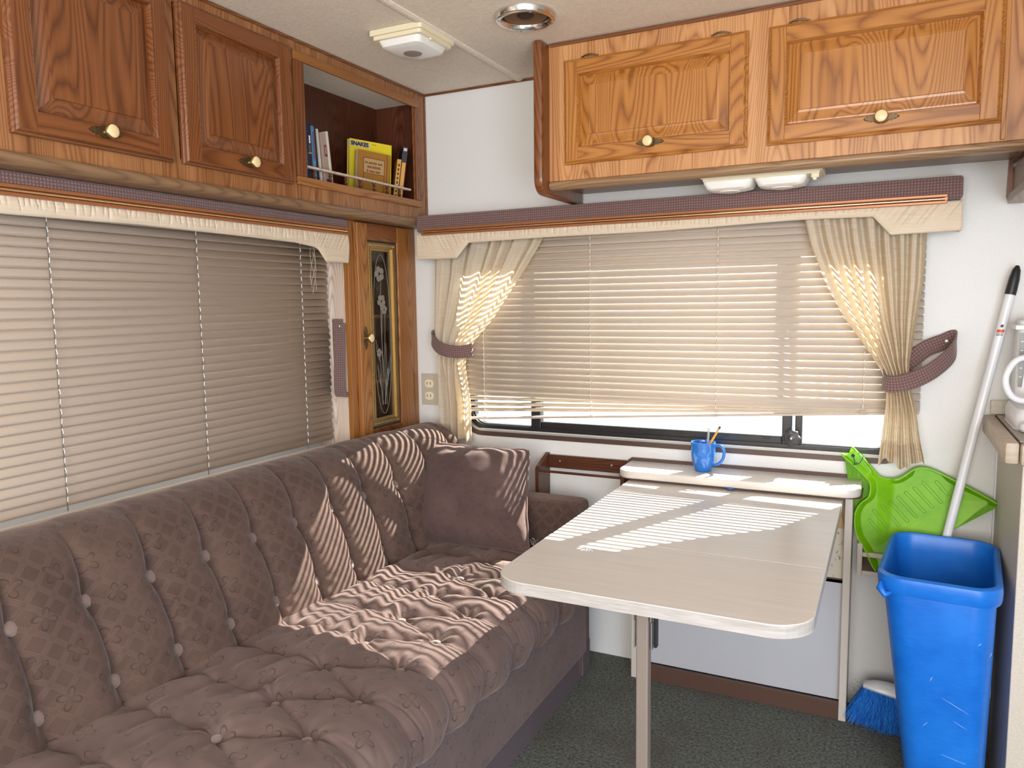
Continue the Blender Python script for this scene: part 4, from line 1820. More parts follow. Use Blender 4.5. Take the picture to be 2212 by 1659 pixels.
tab = thing('dining_table', (-.41, -.62, 0), 'pale laminate fold-down table with rounded corners and one metal leg', 'table')
for (y0_, y1_, rad) in ((-.4045, -.150, None), (-.7605, -.4065, None), (-1.09, -.7625, .075)):
    b = BM()
    if rad:
        pts = rrect(-.712, -.100, y0_, y1_, [.001, .001, rad, rad], 10)
    else:
        pts = [(-.100, y1_), (-.712, y1_), (-.712, y0_), (-.100, y0_)]
    V0 = [b.verts.new((p[0], p[1], .6355)) for p in pts]
    V1 = [b.verts.new((p[0], p[1], .6585)) for p in pts]
    cx_, cy_ = -.406, (y0_+y1_)/2
    V2 = [b.verts.new((p[0]+(.0015 if p[0] < cx_ else -.0015)*(0 if abs(p[1]-y1_) < .002 and rad else 1), p[1]+(.0008 if p[1] < cy_ else -.0008), .660)) for p in pts]
    n = len(pts)
    fs = [b.faces.new(V0[::-1])]
    for i in range(n):
        q = b.faces.new((V0[i], V0[(i+1) % n], V1[(i+1) % n], V1[i]))
        q.material_index = 1
        b.faces.new((V1[i], V1[(i+1) % n], V2[(i+1) % n], V2[i]))
    b.faces.new(V2)
    bmesh.ops.recalc_face_normals(b, faces=b.faces)
    OBJ('table_leaf', b, ['table_laminate', 'table_edge'], tab)
# leg
b = BM()
xl_, yl_ = -.424, -.965
prism(b, rrect(xl_-.0125, xl_+.0125, yl_-.0125, yl_+.0125, .003, 3), 'z', 0, .632)
leg = OBJ('leg', b, 'leg_bronze', tab)
b = BM()
box(b, xl_-.014, xl_+.014, yl_-.014, yl_+.014, 0, .012, .003)
OBJ('foot_cap', b, 'black_rubber', leg)
b = BM()
for s in (-1, 1):
    xx = xl_+s*.0175
    box(b, xx-.0012, xx+.0012, yl_-.012, yl_+.012, .575, .634, .0005)
    box(b, xx-.0012, xx+.0012, yl_-.007, yl_+.007, .515, .572, .0005)
    box(b, xl_+s*.012, xl_+s*.04, yl_-.016, yl_+.016, .631, .6345)
OBJ('bracket', b, 'steel', leg)
b = BM()
box(b, xl_+.021, xl_+.028, yl_-.004, yl_+.010, .52, .63, .002)
tube(b, [(xl_+.018, yl_+.004, .60), (xl_+.034, yl_-.002, .60)], .003, 8)
OBJ('latch', b, 'black_metal', leg)
b = BM()
lathe(b, [(0, 0), (.005, 0), (.005, .008), (0, .008)], (xl_+.036, yl_, .596), 'z', 12)
OBJ('latch_button', b, 'brass', leg)
b = BM()
box(b, -.245, -.237, -1.05, -1.03, .626, .636, .002)
OBJ('catch', b, 'black_metal', tab)
# little clear crumb of plastic on the top
b = BM()
for q in range(5):
    x, y = -.612+q*.006, -.86+random.uniform(-.008, .008)
    tube(b, [(x, y, .662), (x+.008, y+.006, .664+.002*q % .004), (x+.014, y-.002, .6635)], .0014, 5)
tag(OBJ('plastic_scrap', b, 'white_paint', loc=(-.60, -.86, .66)), 'tiny crumpled clear plastic scrap lying on the tabletop', 'scrap')

# mug with pencil and pen ------------------------------------------------------
mx_, my_ = -.500, -.083
mug = thing('coffee_mug', (mx_, my_, .692), 'glossy blue coffee mug holding a pencil on the table shelf', 'mug')
b = BM()
outp = [(0, 0), (.022, 0), (.0245, .002), (.0255, .006), (.031, .022), (.0355, .045), (.0368, .065), (.0362, .086), (.0368, .0895)]
inp = [(.0345, .0895), (.0335, .086), (.0340, .065), (.0325, .045), (.028, .022), (.021, .010), (0, .009)]
lathe(b, outp+inp, (mx_, my_, .6922), 'z', 48)
OBJ('cup', b, 'mug_blue', mug, smooth='auto')
b = BM()
hp = smooth_path([(mx_+.034, my_-.004, .6922+.080), (mx_+.052, my_-.008, .6922+.082), (mx_+.064, my_-.010, .6922+.068), (mx_+.062, my_-.010, .6922+.044), (mx_+.048, my_-.008, .6922+.026), (mx_+.030, my_-.004, .6922+.022)], 6)
tube(b, hp, .0046, 12)
OBJ('handle', b, 'mug_blue', mug, smooth=True)


def stick(nm, label, cat, p, q, r, parts):
    p, q = Vector(p), Vector(q)
    t = thing(nm, tuple(p), label, cat)
    for (a, c, rr, mat, name, n_) in parts:
        b = BM()
        tube(b, [p.lerp(q, a), p.lerp(q, c)], rr if isinstance(rr, (list, tuple)) else [rr, rr], n_)
        OBJ(name, b, mat, t, smooth='auto' if n_ > 6 else False)
    return t


stick('pencil', 'orange wooden pencil with eraser end leaning in the blue mug', 'pencil', (mx_-.018, my_-.008, .704), (mx_+.053, my_-.014, .834), .0035,
      [(0, .06, [.0008, .0034], 'cream_plastic', 'tip', 6), (.06, .90, .0036, 'pencil_orange', 'shaft', 6), (.90, .95, .0038, 'steel', 'ferrule', 10), (.95, 1, .0036, 'pencil_dark', 'eraser', 10)])
stick('pen', 'grey pen standing upright in the blue mug beside the pencil', 'pen', (mx_+.006, my_+.014, .704), (mx_+.012, my_+.020, .822), .0035,
      [(0, .9, .0036, 'pen_grey', 'barrel', 10), (.9, 1, .0032, 'steel', 'clip_end', 10)])

# ------------------------------------------------------------------ wall rack for towels (brown) on the left of the table
rk = thing('towel_rack', (-.90, -.05, .66), 'brown wooden wall rack with a dowel between sofa arm and table cabinet', 'rack')
for x0_ in (-1.060, -.760):
    b = BM()
    prism(b, [(-.002, .50), (-.002, .694), (-.012, .694), (-.094, .662), (-.100, .656), (-.100, .55), (-.085, .50)], 'x', x0_, x0_+.013, bev=.0015)
    OBJ('side_board', b, 'walnut_y', rk)
b = BM()
box(b, -1.047, -.760, -.014, -.002, .643, .688, .001)
OBJ('back_board', b, 'walnut_x', rk)
b = BM()
tube(b, [(-1.049, -.088, .646), (-.758, -.088, .646)], .0045, 12)
OBJ('dowel', b, 'walnut_x', rk, smooth='auto')
for x in (-1.005, -.818):
    b = BM()
    lathe(b, [(0, .014), (.0035, .014), (.003, .0155), (0, .016)], (x, 0, .668), 'y', 12)
    OBJ('screw', b, 'steel', rk)

# beige rack holding the dustpan
rk2 = thing('magazine_rack', (.05, -.03, .46), 'small beige slatted wall rack the green dustpan stands in', 'rack')
for x0_ in (-.062, .178):
    b = BM()
    box(b, x0_, x0_+.014, -.085, -.003, .428, .520, .002)
    OBJ('side_board', b, 'post_beige', rk2)
for z0_ in (.482, .428):
    b = BM()
    box(b, -.048, .178, -.083, -.073, z0_, z0_+.013, .0015)
    OBJ('slat', b, 'post_beige', rk2)
b = BM()
box(b, -.048, .178, -.075, -.004, .428, .436)
OBJ('bottom_board', b, 'counter_edge', rk2)
b = BM()
box(b, -.048, .178, -.0085, -.003, .436, .47)
OBJ('back_board', b, 'trim_brown', rk2)

# ------------------------------------------------------------------ dustpan
OUT = [(0.2714, 0.6598), (0.1856, 0.5909), (0.0915, 0.5183), (0.0152, 0.4585), (-0.0073, 0.4447), (-0.0191, 0.4523), (-0.0314, 0.4743), (-0.039, 0.4944), (-0.0636, 0.5334), (-0.073, 0.5745), (-0.0706, 0.609), (-0.0573, 0.634), (-0.0393, 0.6514), (-0.0354, 0.6726), (-0.0382, 0.6879), (-0.0514, 0.7048), (-0.0837, 0.7345), (-0.1127, 0.7595), (-0.110, 0.7650), (-0.1009, 0.7625), (-0.0800, 0.7745), (-0.0885, 0.7820), (-0.0841, 0.786), (-0.0781, 0.7803), (-0.0399, 0.742), (-0.0115, 0.711), (0.0068, 0.7049), (0.038, 0.7103), (0.0723, 0.7386), (0.0961, 0.7452), (0.1265, 0.7383), (0.1805, 0.7133), (0.2039, 0.702), (0.244, 0.6814), (0.2685, 0.6669)]
dp = thing('dustpan', (.09, -.05, .60), 'lime green plastic dustpan standing in the small rack behind the blue bin', 'dustpan')


def refine(P, keep, n=3):
    """subdivide the outline smoothly except along the straight lip"""
    out, k2 = [], []
    m_ = len(P)
    for i in range(m_):
        p0, p1, p2, p3 = [Vector((*P[(i+q) % m_], 0)) for q in (-1, 0, 1, 2)]
        straight = keep[i] and keep[(i+1) % m_]
        out.append((p1.x, p1.y))
        k2.append(1.0 if keep[i] else 0.0)
        if straight:
            continue
        for q in range(1, n):
            t = q/n
            v = .5*((2*p1)+(-p0+p2)*t+(2*p0-5*p1+4*p2-p3)*t*t+(-p0+3*p1-3*p2+p3)*t**3)
            out.append((v.x, v.y))
            k2.append(0.0)
    return out, k2


lipflag = [i in (0, 1, 2, 3, 4) for i in range(len(OUT))]
hd = [i in range(16, 20) for i in range(len(OUT))]
PO, KP = refine(OUT, lipflag)
m_ = len(PO)


def inset_poly(P, d):
    o = []
    m_ = len(P)
    area_ = sum(P[i][0]*P[(i+1) % m_][1]-P[(i+1) % m_][0]*P[i][1] for i in range(m_))
    sg = 1 if area_ > 0 else -1
    for i in range(m_):
        a, p, c = Vector(P[i-1]), Vector(P[i]), Vector(P[(i+1) % m_])
        t1, t2 = (p-a).normalized(), (c-p).normalized()
        n1, n2 = Vector((-t1.y, t1.x))*sg, Vector((-t2.y, t2.x))*sg
        nn = (n1+n2)
        if nn.length < 1e-4:
            nn = n1
        nn.normalize()
        k = 1/max(.6, nn.dot(n1))
        o.append(tuple(p+nn*(d[i]*k)))
    return o


wt = [1-k for k in KP]
# fade rim weight near the lip corners
rim = [w for w in wt]
yb0 = -.014


def yat(x, z):
    """the pan leans: foot forward in the rack, top against the wall"""
    return -.064+(z-.445)*.13


hgt = .026
I1 = inset_poly(PO, [.0035*w for w in rim])
I2 = inset_poly(PO, [(.0165 if p[1] < .73 else .0075 if p[1] < .755 else .0045)*w+.0005 for w, p in zip(rim, PO)])
b = BM()
def lay(P, dy, w=None):
    return [b.verts.new((p[0], yat(*p)-(dy if w is None else dy*w[i]), p[1])) for i, p in enumerate(P)]
A0 = lay(PO, -.002)
rimh = [w*(1-.6*float(sst(.655, .72, np.float64(p[1])))*(p[0] < .02)) for w, p in zip(rim, PO)]
A1 = lay(PO, hgt, rimh)
A2 = lay(I1, hgt, rimh)
A3 = lay(I2, .003)
for A, B_ in ((A0, A1), (A1, A2), (A2, A3)):
    for i in range(m_):
        j = (i+1) % m_
        b.faces.new((A[i], A[j], B_[j], B_[i]))
f1 = b.faces.new(A3)
f0 = b.faces.new(A0[::-1])
bmesh.ops.triangulate(b, faces=[f0, f1])
bmesh.ops.recalc_face_normals(b, faces=b.faces)
OBJ('pan', b, 'pan_green', dp, smooth='auto')
# ramp up to the lip
b = BM()
rp = [(-.0278+.012, .509-.006), (.0629, .5724), (.1702, .6577), (.2232, .6879), (.2569, .6668), (.1856, .5909), (.0152, .4585), (-.004, .449)]
up = [.0035, .0035, .0035, .0035, .011, .011, .011, .011]
top = [b.verts.new((p[0], yat(*p)-h_, p[1])) for p, h_ in zip(rp, up)]
bot = [b.verts.new((p[0], yat(*p)-.001, p[1])) for p in rp]
b.faces.new((top[0], top[1], top[6], top[7]))
b.faces.new((top[1], top[2], top[5], top[6]))
b.faces.new((top[2], top[3], top[4], top[5]))
for i in range(8):
    j = (i+1) % 8
    b.faces.new((top[i], top[j], bot[j], bot[i]))
bmesh.ops.recalc_face_normals(b, faces=b.faces)
OBJ('ramp', b, 'pan_green', dp)
ribs = [(0.13, 0.7036), (0.1569, 0.6726), (0.0978, 0.6994), (0.1428, 0.6499), (0.0766, 0.6822), (0.1219, 0.6351), (0.0562, 0.6675), (0.103, 0.6191), (0.0367, 0.6528), (0.0828, 0.6041), (0.017, 0.6379), (0.0623, 0.589), (-0.0029, 0.6241), (0.0417, 0.5737), (-0.023, 0.609), (0.0115, 0.5675), (-0.0337, 0.5817), (-0.0062, 0.5497)]
for i in range(0, 18, 2):
    p, q = Vector(ribs[i]), Vector(ribs[i+1])
    d_ = (q-p).normalized()
    nn = Vector((-d_.y, d_.x))
    loop = []
    for k in range(9):
        a = PI/2+PI*k/8
        loop.append(p+(d_*math.cos(a)+nn*math.sin(a))*.0036)
    for k in range(9):
        a = -PI/2+PI*k/8
        loop.append(q+(d_*math.cos(a)+nn*math.sin(a))*.0036)
    b = BM()
    tube(b, [(v.x, yat(v.x, v.y)-.0032, v.y) for v in loop], .0009, 5, closed=True)
    OBJ('rib', b, 'pan_rib', dp, smooth=True)
b = BM()
for (x, z) in ((-.083, .760),):
    lathe(b, [(0, .0), (.005, 0), (.005, .0008), (0, .0008)], (x, yat(x, z)-.0032, z), 'y', 14)
OBJ('hang_hole', b, 'dark_gap', dp)
el = BM()
ya = yat(-.07, .755)
tube(el, smooth_path([(-.083, ya-.006, .760), (-.078, ya-.012, .748), (-.077, ya-.016, .738), (-.068, ya-.026, .742), (-.060, ya-.028, .752), (-.056, ya-.022, .764), (-.063, ya-.012, .771), (-.070, ya-.008, .768)], 5), .0012, 6)
tube(el, [(-.080, ya-.018, .737), (-.073, ya-.022, .741)], .0022, 6)
tag(OBJ('hair_elastic', el, 'elastic_green', loc=(-.07, ya-.01, .755)), 'dark green elastic band looped through the dustpan handle', 'elastic')

# ------------------------------------------------------------------ broom
H0, H1 = Vector((.078, -.116, .140)), Vector((.291, -.034, 1.29))
br = thing('broom', (.07, -.14, .0), 'white-handled broom with blue bristles standing behind the blue bin', 'broom')


def hp_(t):
    return H0.lerp(H1, t)


b = BM()
tube(b, [hp_(0), hp_(.94)], .0115, 16)
OBJ('handle', b, 'white_paint', br, smooth='auto')
b = BM()
tube(b, [hp_(.935), hp_(.945), hp_(.97), hp_(.99), hp_(1.0)], [.0128, .0132, .0125, .0095, .004], 16)
OBJ('grip', b, 'black_rubber', br, smooth='auto', label='black rubber grip')
b = BM()
dx = (H1-H0).normalized()
for (t0, t1, mi_) in ((.842, .872, 0),):
    pts = []
    n = 10
    for t in (t0, t1):
        c = hp_(t)
        row = []
        for k in range(n):
            a = R(-150)+R(110)*k/(n-1)
            row.append(b.verts.new(c+Vector((math.cos(a), math.sin(a), 0))*.01185))
        pts.append(row)
    for k in range(n-1):
        b.faces.new((pts[0][k], pts[0][k+1], pts[1][k+1], pts[1][k]))
OBJ('sticker', b, 'white_paint', br)
for (t0, t1, m2, a0, a1) in ((.850, .857, 'sticker_red', -140, -55), (.862, .868, 'black_rubber', -110, -80), (.8435, .8448, 'black_rubber', -140, -60), (.8465, .8478, 'black_rubber', -140, -60)):
    if m2 not in MATS:
        Mat('sticker_red', (.65, .10, .05), .4)
    b = BM()
    rows = []
    for t in (t0, t1):
        c = hp_(t)
        rows.append([b.verts.new(c+Vector((math.cos(R(a0+(a1-a0)*k/6)), math.sin(R(a0+(a1-a0)*k/6)), 0))*.0121) for k in range(7)])
    for k in range(6):
        b.faces.new((rows[0][k], rows[0][k+1], rows[1][k+1], rows[1][k]))
    OBJ('sticker_print', b, m2, br)
# head: curved white block, tilted like the bristles
hc = Vector((.064, -.112, .108))
ang = R(-9)
ux, uz = Vector((math.cos(ang), 0, math.sin(ang))), Vector((-math.sin(ang), 0, math.cos(ang)))
b = BM()
secs = []
for i in range(17):
    t = -1+2*i/16
    x = t*.098
    top = .022*(1-abs(t)**3)+.002
    bot = -.012
    w = .026*(1-.35*abs(t)**4)
    sec = []
    for k in range(14):
        a = 2*PI*k/14
        zz_ = (top if math.sin(a) > 0 else -bot)*math.sin(a)
        sec.append(tuple(hc+ux*x+uz*zz_+Vector((0, w*math.cos(a), 0))))
    secs.append(sec)
loft(b, secs)
head = OBJ('head', b, 'white_paint', br, smooth='auto')
b = BM()
rs = np.random.RandomState(8)
for i in range(2600):
    t = rs.uniform(-1, 1)
    w = rs.uniform(-1, 1)
    p = hc+ux*(t*.095)+Vector((0, w*.020, 0))+uz*-.008
    fl = .030*t
    Ln = .102+rs.uniform(-.012, .008)
    q = p+ux*(fl+rs.normal(0, .005))+Vector((0, w*.020+rs.normal(0, .004), 0))+uz*-Ln
    if q.z < .001:
        q.z = .001+rs.uniform(0, .004)
    mid = p.lerp(q, .55)+Vector((rs.normal(0, .002), rs.normal(0, .002), 0))
    r_ = .0006
    s_ = Vector((r_, 0, 0))
    s2 = Vector((0, r_, 0))
    rings_ = []
    for c, kk_ in ((p, 1), (mid, 1), (q, .5)):
        rings_.append([b.verts.new(c+s_*kk_), b.verts.new(c-s_*kk_*.5+s2*kk_), b.verts.new(c-s_*kk_*.5-s2*kk_)])
    for A, B_ in zip(rings_, rings_[1:]):
        for k in range(3):
            b.faces.new((A[k], A[(k+1) % 3], B_[(k+1) % 3], B_[k]))
o = OBJ('bristles', b, 'bristle_blue', br)
o['kind'] = 'stuff'
b = BM()
for q in range(9):
    p = hc+ux*(-.10-.006*(q % 3))+uz*(-.01-.006*q)
    pts = [tuple(p)]
    v = p.copy()
    for i in range(6):
        v = v+Vector((random.uniform(-.006, -.001), random.uniform(-.003, .003), random.uniform(-.004, .007)))
        pts.append(tuple(v))
    tube(b, pts, .0004, 4)
o = OBJ('stray_hairs', b, 'cord_grey', br)
o['kind'] = 'stuff'

# ------------------------------------------------------------------ blue bin
bn = thing('waste_bin', (.16, -.3, 0), 'tall blue plastic wastebasket, scuffed, in front of the broom by the kitchen', 'bin')


def bin_sec(z, ins=0., k=None):
    t = z/.575
    # slightly leaning to the right, tapered
    xa, xb = .085+(.014-.085)*t, .240+(.249-.240)*t
    ya_, yb_ = -.470+(-.500+.470)*t, -.150+(-.112+.150)*t
    cx_, cy_ = (xa+xb)/2, (ya_+yb_)/2
    pts = rrect(xa-cx_+ins, xb-cx_-ins, ya_-cy_+ins, yb_-cy_-ins, .052-ins*.6, 8)
    c, s = math.cos(R(-5)), math.sin(R(-5))
    return [(cx_+p[0]*c-p[1]*s, cy_+p[0]*s+p[1]*c, z) for p in pts]


def bows(sec, amt, z):
    return sec


b = BM()
S_ = [bin_sec(.004, .012), bin_sec(0.0, .004) if False else bin_sec(.004, .004), bin_sec(.02, 0), bin_sec(.2, .0), bin_sec(.40, .0), bin_sec(.525, .0)]
S_ += [bin_sec(.530, .001), bin_sec(.532, -.008), bin_sec(.541, -.0105), bin_sec(.562, -.0105), bin_sec(.571, -.008), bin_sec(.575, -.002), bin_sec(.5745, .003), bin_sec(.568, .006), bin_sec(.53, .004), bin_sec(.40, .004), bin_sec(.2, .004), bin_sec(.03, .005), bin_sec(.012, .02)]
loft(b, S_)
OBJ('body', b, 'bin_blue', bn, smooth='auto')
b = BM()
p = bin_sec(.56, -.0105)
# handle nib at the near left corner
nib = Vector(min(p, key=lambda q: q[0]+q[1]))
tube(b, [nib+Vector((-.003, .012, -.006)), nib+Vector((-.007, -.004, -.020)), nib+Vector((.004, -.010, -.033)), nib+Vector((.018, -.006, -.026))], [.005, .0085, .0085, .004], 10)
OBJ('corner_nib', b, 'bin_blue', bn, smooth=True)
b = BM()
rs = np.random.RandomState(4)
# pale scuffs on the front face
secs_ = lambda z: min(q[1] for q in bin_sec(z))
Mat('scuff', (.25, .42, .75), .6)
Mat('scuff_brown', (.30, .22, .20), .7)


def on_front(x, z, off=.0006):
    s = bin_sec(z)
    best = None
    for i in range(len(s)):
        a, c = s[i], s[(i+1) % len(s)]
        if (a[0]-x)*(c[0]-x) <= 0 and abs(a[0]-c[0]) > 1e-6:
            t = (x-a[0])/(c[0]-a[0])
            y = a[1]+(c[1]-a[1])*t
            if best is None or y < best:
                best = y
    return (x, best-off, z)


for (x, z, l, a, w) in ((.135, .30, .06, -.45, .0007), (.11, .335, .012, 1.2, .0012), (.236, .36, .02, 1.5, .0009), (.233, .30, .03, 1.45, .0008), (.20, .44, .008, .8, .001), (.16, .25, .03, -.5, .0006), (.14, .16, .07, -.2, .0006), (.10, .22, .015, .9, .0008), (.225, .41, .01, 1.1, .001)):
    pts = [on_front(x+l*t*math.cos(a), z+l*t*math.sin(a), .0003) for t in (0, .33, .66, 1)]
    tube(b, pts, [w*.4, w, w, w*.4], 5)
OBJ('scratches', b, 'scuff', bn)

# ------------------------------------------------------------------ kitchen side
kc = thing('kitchen_cabinet', (.6, -.2, 0), 'plain beige end of the kitchen base cabinet right of the blue bin', 'cabinet')
b = BM()
box(b, .272, XR-.002, -.43, -.002, .0, .862, .002)
OBJ('body', b, 'kitchen_panel', kc)
b = BM()
box(b, .268, .2735, -.012, -.002, 0, .862, .001)
OBJ('corner_bead', b, 'white_paint', kc)
ct = thing('worktop', (.6, -.2, .88), 'tiled kitchen worktop with pale wood edge at the right wall', 'worktop')
b = BM()
prism(b, [(-.448, .863), (-.455, .869), (-.455, .888), (-.448, .893), (-.003, .893), (-.003, .863)], 'x', .262, XR-.003)
OBJ('core', b, 'grout', ct)
b = BM()
box(b, .234, .262, -.458, -.003, .846, .895, .007)
box(b, .262, XR-.004, -.472, -.445, .846, .895, .007)
OBJ('edge', b, 'counter_edge', ct, smooth='auto')
for i in range(6):
    for j in range(4):
        xa = .2635+i*.112
        ya_ = -.113-j*.108
        b = BM()
        box(b, xa, min(xa+.109, XR-.005), ya_-.0005, min(ya_+.105, -.006), .892, .8965, .0012)
        OBJ('tile', b, 'tile', ct)
bs = BM()
box(bs, .250, XR-.003, -.016, -.003, .8975, .935, .002)
tag(OBJ('backsplash', bs, 'kitchen_panel', loc=(.6, -.01, .9)), 'low pale backsplash strip standing on the tiled worktop', 'backsplash')

# coffee maker, cut by the frame
cm = thing('coffee_maker', (.345, -.19, .897), 'white coffee maker with grey water gauge on the tiled worktop', 'coffee maker')
b = BM()
secs = []
for z, r0 in ((.897, .0), (.899, .002), (.93, .0), (.945, .006)):
    secs.append([(p[0], p[1], z) for p in rrect(.272+r0, .43-r0, -.30+r0, -.06-r0, .04, 6)])
loft(b, secs)
OBJ('base', b, 'white_paint', cm, smooth='auto')
b = BM()
secs = []
for z, r0 in ((.94, .0), (1.05, .002), (1.15, .004), (1.156, .010)):
    secs.append([(p[0], p[1], z) for p in rrect(.285+r0, .43-r0, -.14+r0, -.055-r0, .018, 5)])
loft(b, secs)
OBJ('water_tank', b, 'white_paint', cm, smooth='auto')
b = BM()
box(b, .2795, .46, -.150, -.05, 1.128, 1.140, .003)
OBJ('tank_rim', b, 'lens_white', cm)
b = BM()
prism(b, [(.292, 1.12), (.318, 1.12), (.308, 1.06), (.300, .985), (.292, .985)], 'y', -.1408, -.139)
Mat('gauge_grey', (.13, .12, .11), .3)
OBJ('water_gauge', b, 'gauge_grey', cm, label='grey water level window')
b = BM()
for i in range(5):
    box(b, .293, .299, -.1418, -.1406, 1.01+i*.022, 1.0112+i*.022)
OBJ('gauge_marks', b, 'lens_white', cm)
b = BM()
lathe(b, [(0, .945), (.045, .946), (.06, .958), (.062, .99), (.052, 1.02), (.045, 1.03), (.047, 1.04), (0, 1.041)], (.375, -.215, 0), 'z', 28)
OBJ('carafe', b, 'lens_white', cm, smooth='auto')
b = BM()
tube(b, smooth_path([(.325, -.225, 1.052), (.300, -.235, 1.066), (.272, -.243, 1.058), (.255, -.248, 1.028), (.254, -.248, 1.0), (.268, -.243, .972), (.292, -.235, .962), (.318, -.225, .972)], 5), .0075, 12)
OBJ('carafe_handle', b, 'white_paint', cm, smooth=True)
b = BM()
lathe(b, [(0, 0), (.02, 0), (.024, .006), (.022, .018), (.012, .024), (0, .025)], (.30, -.315, .899), 'z', 20)
OBJ('front_foot', b, 'white_paint', cm, smooth='auto')

# ------------------------------------------------------------------ outlet
ou = thing('wall_outlet', (-1.54, -.002, .895), 'beige double wall outlet beside the left curtain', 'outlet')
b = BM()
box(b, -1.568, -1.498, -.006, -.0005, .838, .955, .002)
OBJ('cover_plate', b, 'beige_plastic', ou)
for z in (.918, .872):
    b = BM()
    prism(b, rrect(-1.552, -1.516, z-.015, z+.015, .012, 5), 'y', -.009, -.0055, bev=.001)
    OBJ('socket', b, 'cream_plastic', ou)
    b = BM()
    box(b, -1.543, -1.5405, -.0094, -.0088, z-.004, z+.006)
    box(b, -1.5285, -1.526, -.0094, -.0088, z-.004, z+.006)
    OBJ('slots', b, 'dark_gap', ou)

# ------------------------------------------------------------------ ceiling fixtures
cl = thing('ceiling_light', (-1.225, -.53, CEIL), 'square cream ceiling light with frosted lens and round centre', 'light')
cx_, cy_ = -1.226, -.528


def rsq(h, r, rot=0.0, cx=cx_, cy=cy_):
    c, s = math.cos(rot), math.sin(rot)
    return [(cx+p[0]*c-p[1]*s, cy+p[0]*s+p[1]*c) for p in rrect(-h, h, -h*1.06, h*1.06, r, 4)]


b = BM()
prism(b, rsq(.085, .008), 'z', 1.944, CEIL-.0005, bev=.002)
prism(b, rsq(.078, .008), 'z', 1.934, 1.945, bev=.002)
OBJ('base', b, 'cream_plastic', cl)
b = BM()
secs = []
for z, h, r in ((1.936, .067, .01), (1.932, .068, .012), (1.918, .064, .02), (1.912, .050, .022)):
    secs.append([(p[0], p[1], z) for p in rsq(h, r)])
loft(b, secs)
OBJ('lens', b, 'lens_white', cl, smooth='auto')
b = BM()
Mat('lens_grey', (.30, .25, .22), .4)
lathe(b, [(0, 0), (.027, 0), (.025, -.002), (0, -.0025)], (cx_, cy_, 1.9125), 'z', 28)
OBJ('lens_centre', b, 'lens_grey', cl, smooth='auto')
b = BM()
box(b, cx_+.070, cx_+.078, cy_-.028, cy_-.014, 1.930, 1.940, .003)
OBJ('switch', b, 'cream_plastic', cl)

sp = thing('ceiling_speaker', (-.882, -.515, CEIL), 'round ceiling speaker with metal ring and brown paper cone', 'speaker')
cs = (-.882, -.515, 0)
b = BM()
lathe(b, [(.060, 1.957), (.062, 1.949), (.066, 1.944), (.071, 1.943), (.077, 1.946), (.080, 1.953), (.081, 1.9595), (.060, 1.9595)], cs, 'z', 48)
OBJ('ring', b, 'chrome', sp, smooth='auto')
b = BM()
lathe(b, [(.060, 1.9588), (.055, 1.954), (.048, 1.9588), (.028, 1.9592), (0, 1.9592)], cs, 'z', 40)
OBJ('cone', b, 'speaker_cone', sp, smooth='auto')
b = BM()
lathe(b, [(.0, 1.951), (.012, 1.952), (.021, 1.957), (.022, 1.959)], cs, 'z', 28)
OBJ('dust_cap', b, 'speaker_dark', sp, smooth='auto')
for k in range(4):
    a = R(35+90*k)
    b = BM()
    lathe(b, [(0, 0), (.0035, .0), (.003, .0015), (0, .002)][::-1], (cs[0]+.0705*math.cos(a), cs[1]+.0705*math.sin(a), 1.9415), 'z', 10)
    OBJ('screw', b, 'steel', sp)

ul = thing('under_cabinet_light', (-.335, -.16, 1.56), 'cream twin-lens light fixed under the overhead cabinet', 'light')
b = BM()
box(b, -.490, -.172, -.215, -.095, 1.548, 1.564, .003)
box(b, -.484, -.178, -.210, -.100, 1.541, 1.549, .002)
OBJ('base', b, 'cream_plastic', ul)
for xc_ in (-.418, -.278):
    b = BM()
    secs = []
    for z, h, r in ((1.542, .066, .01), (1.538, .067, .012), (1.522, .060, .02), (1.517, .044, .02)):
        secs.append([(p[0], p[1], z) for p in rrect(xc_-h, xc_+h, -.155-h*.75, -.155+h*.75, r, 4)])
    loft(b, secs)
    ln = OBJ('lens', b, 'lens_white', ul, smooth='auto')
    b = BM()
    lathe(b, [(0, 0), (.030, 0), (.028, -.003), (0, -.0035)], (xc_, -.155, 1.5175), 'z', 26)
    OBJ('lens_centre', b, 'lens_white', ln, smooth='auto')
b = BM()
box(b, -.200, -.180, -.209, -.190, 1.530, 1.542, .002)
box(b, -.196, -.186, -.206, -.196, 1.524, 1.531, .002)
OBJ('switch', b, 'cream_plastic', ul)


# ------------------------------------------------------------------ books
def text_mesh(s, size, mat, parent, M4, bold=0.0):
    cu = bpy.data.curves.new('t', 'FONT')
    cu.body = s
    cu.size = size
    cu.extrude = .0002
    cu.offset = bold
    cu.align_x = 'CENTER'
    cu.align_y = 'CENTER'
    to = bpy.data.objects.new('t', cu)
    COL.objects.link(to)
    dg = bpy.context.evaluated_depsgraph_get()
    me = bpy.data.meshes.new_from_object(to.evaluated_get(dg))
    bpy.data.objects.remove(to)
    me.transform(Matrix.Translation(-org(parent)) @ M4)
    me.materials.clear()
    me.materials.append(MATS[mat])
    return link('lettering', me, parent)


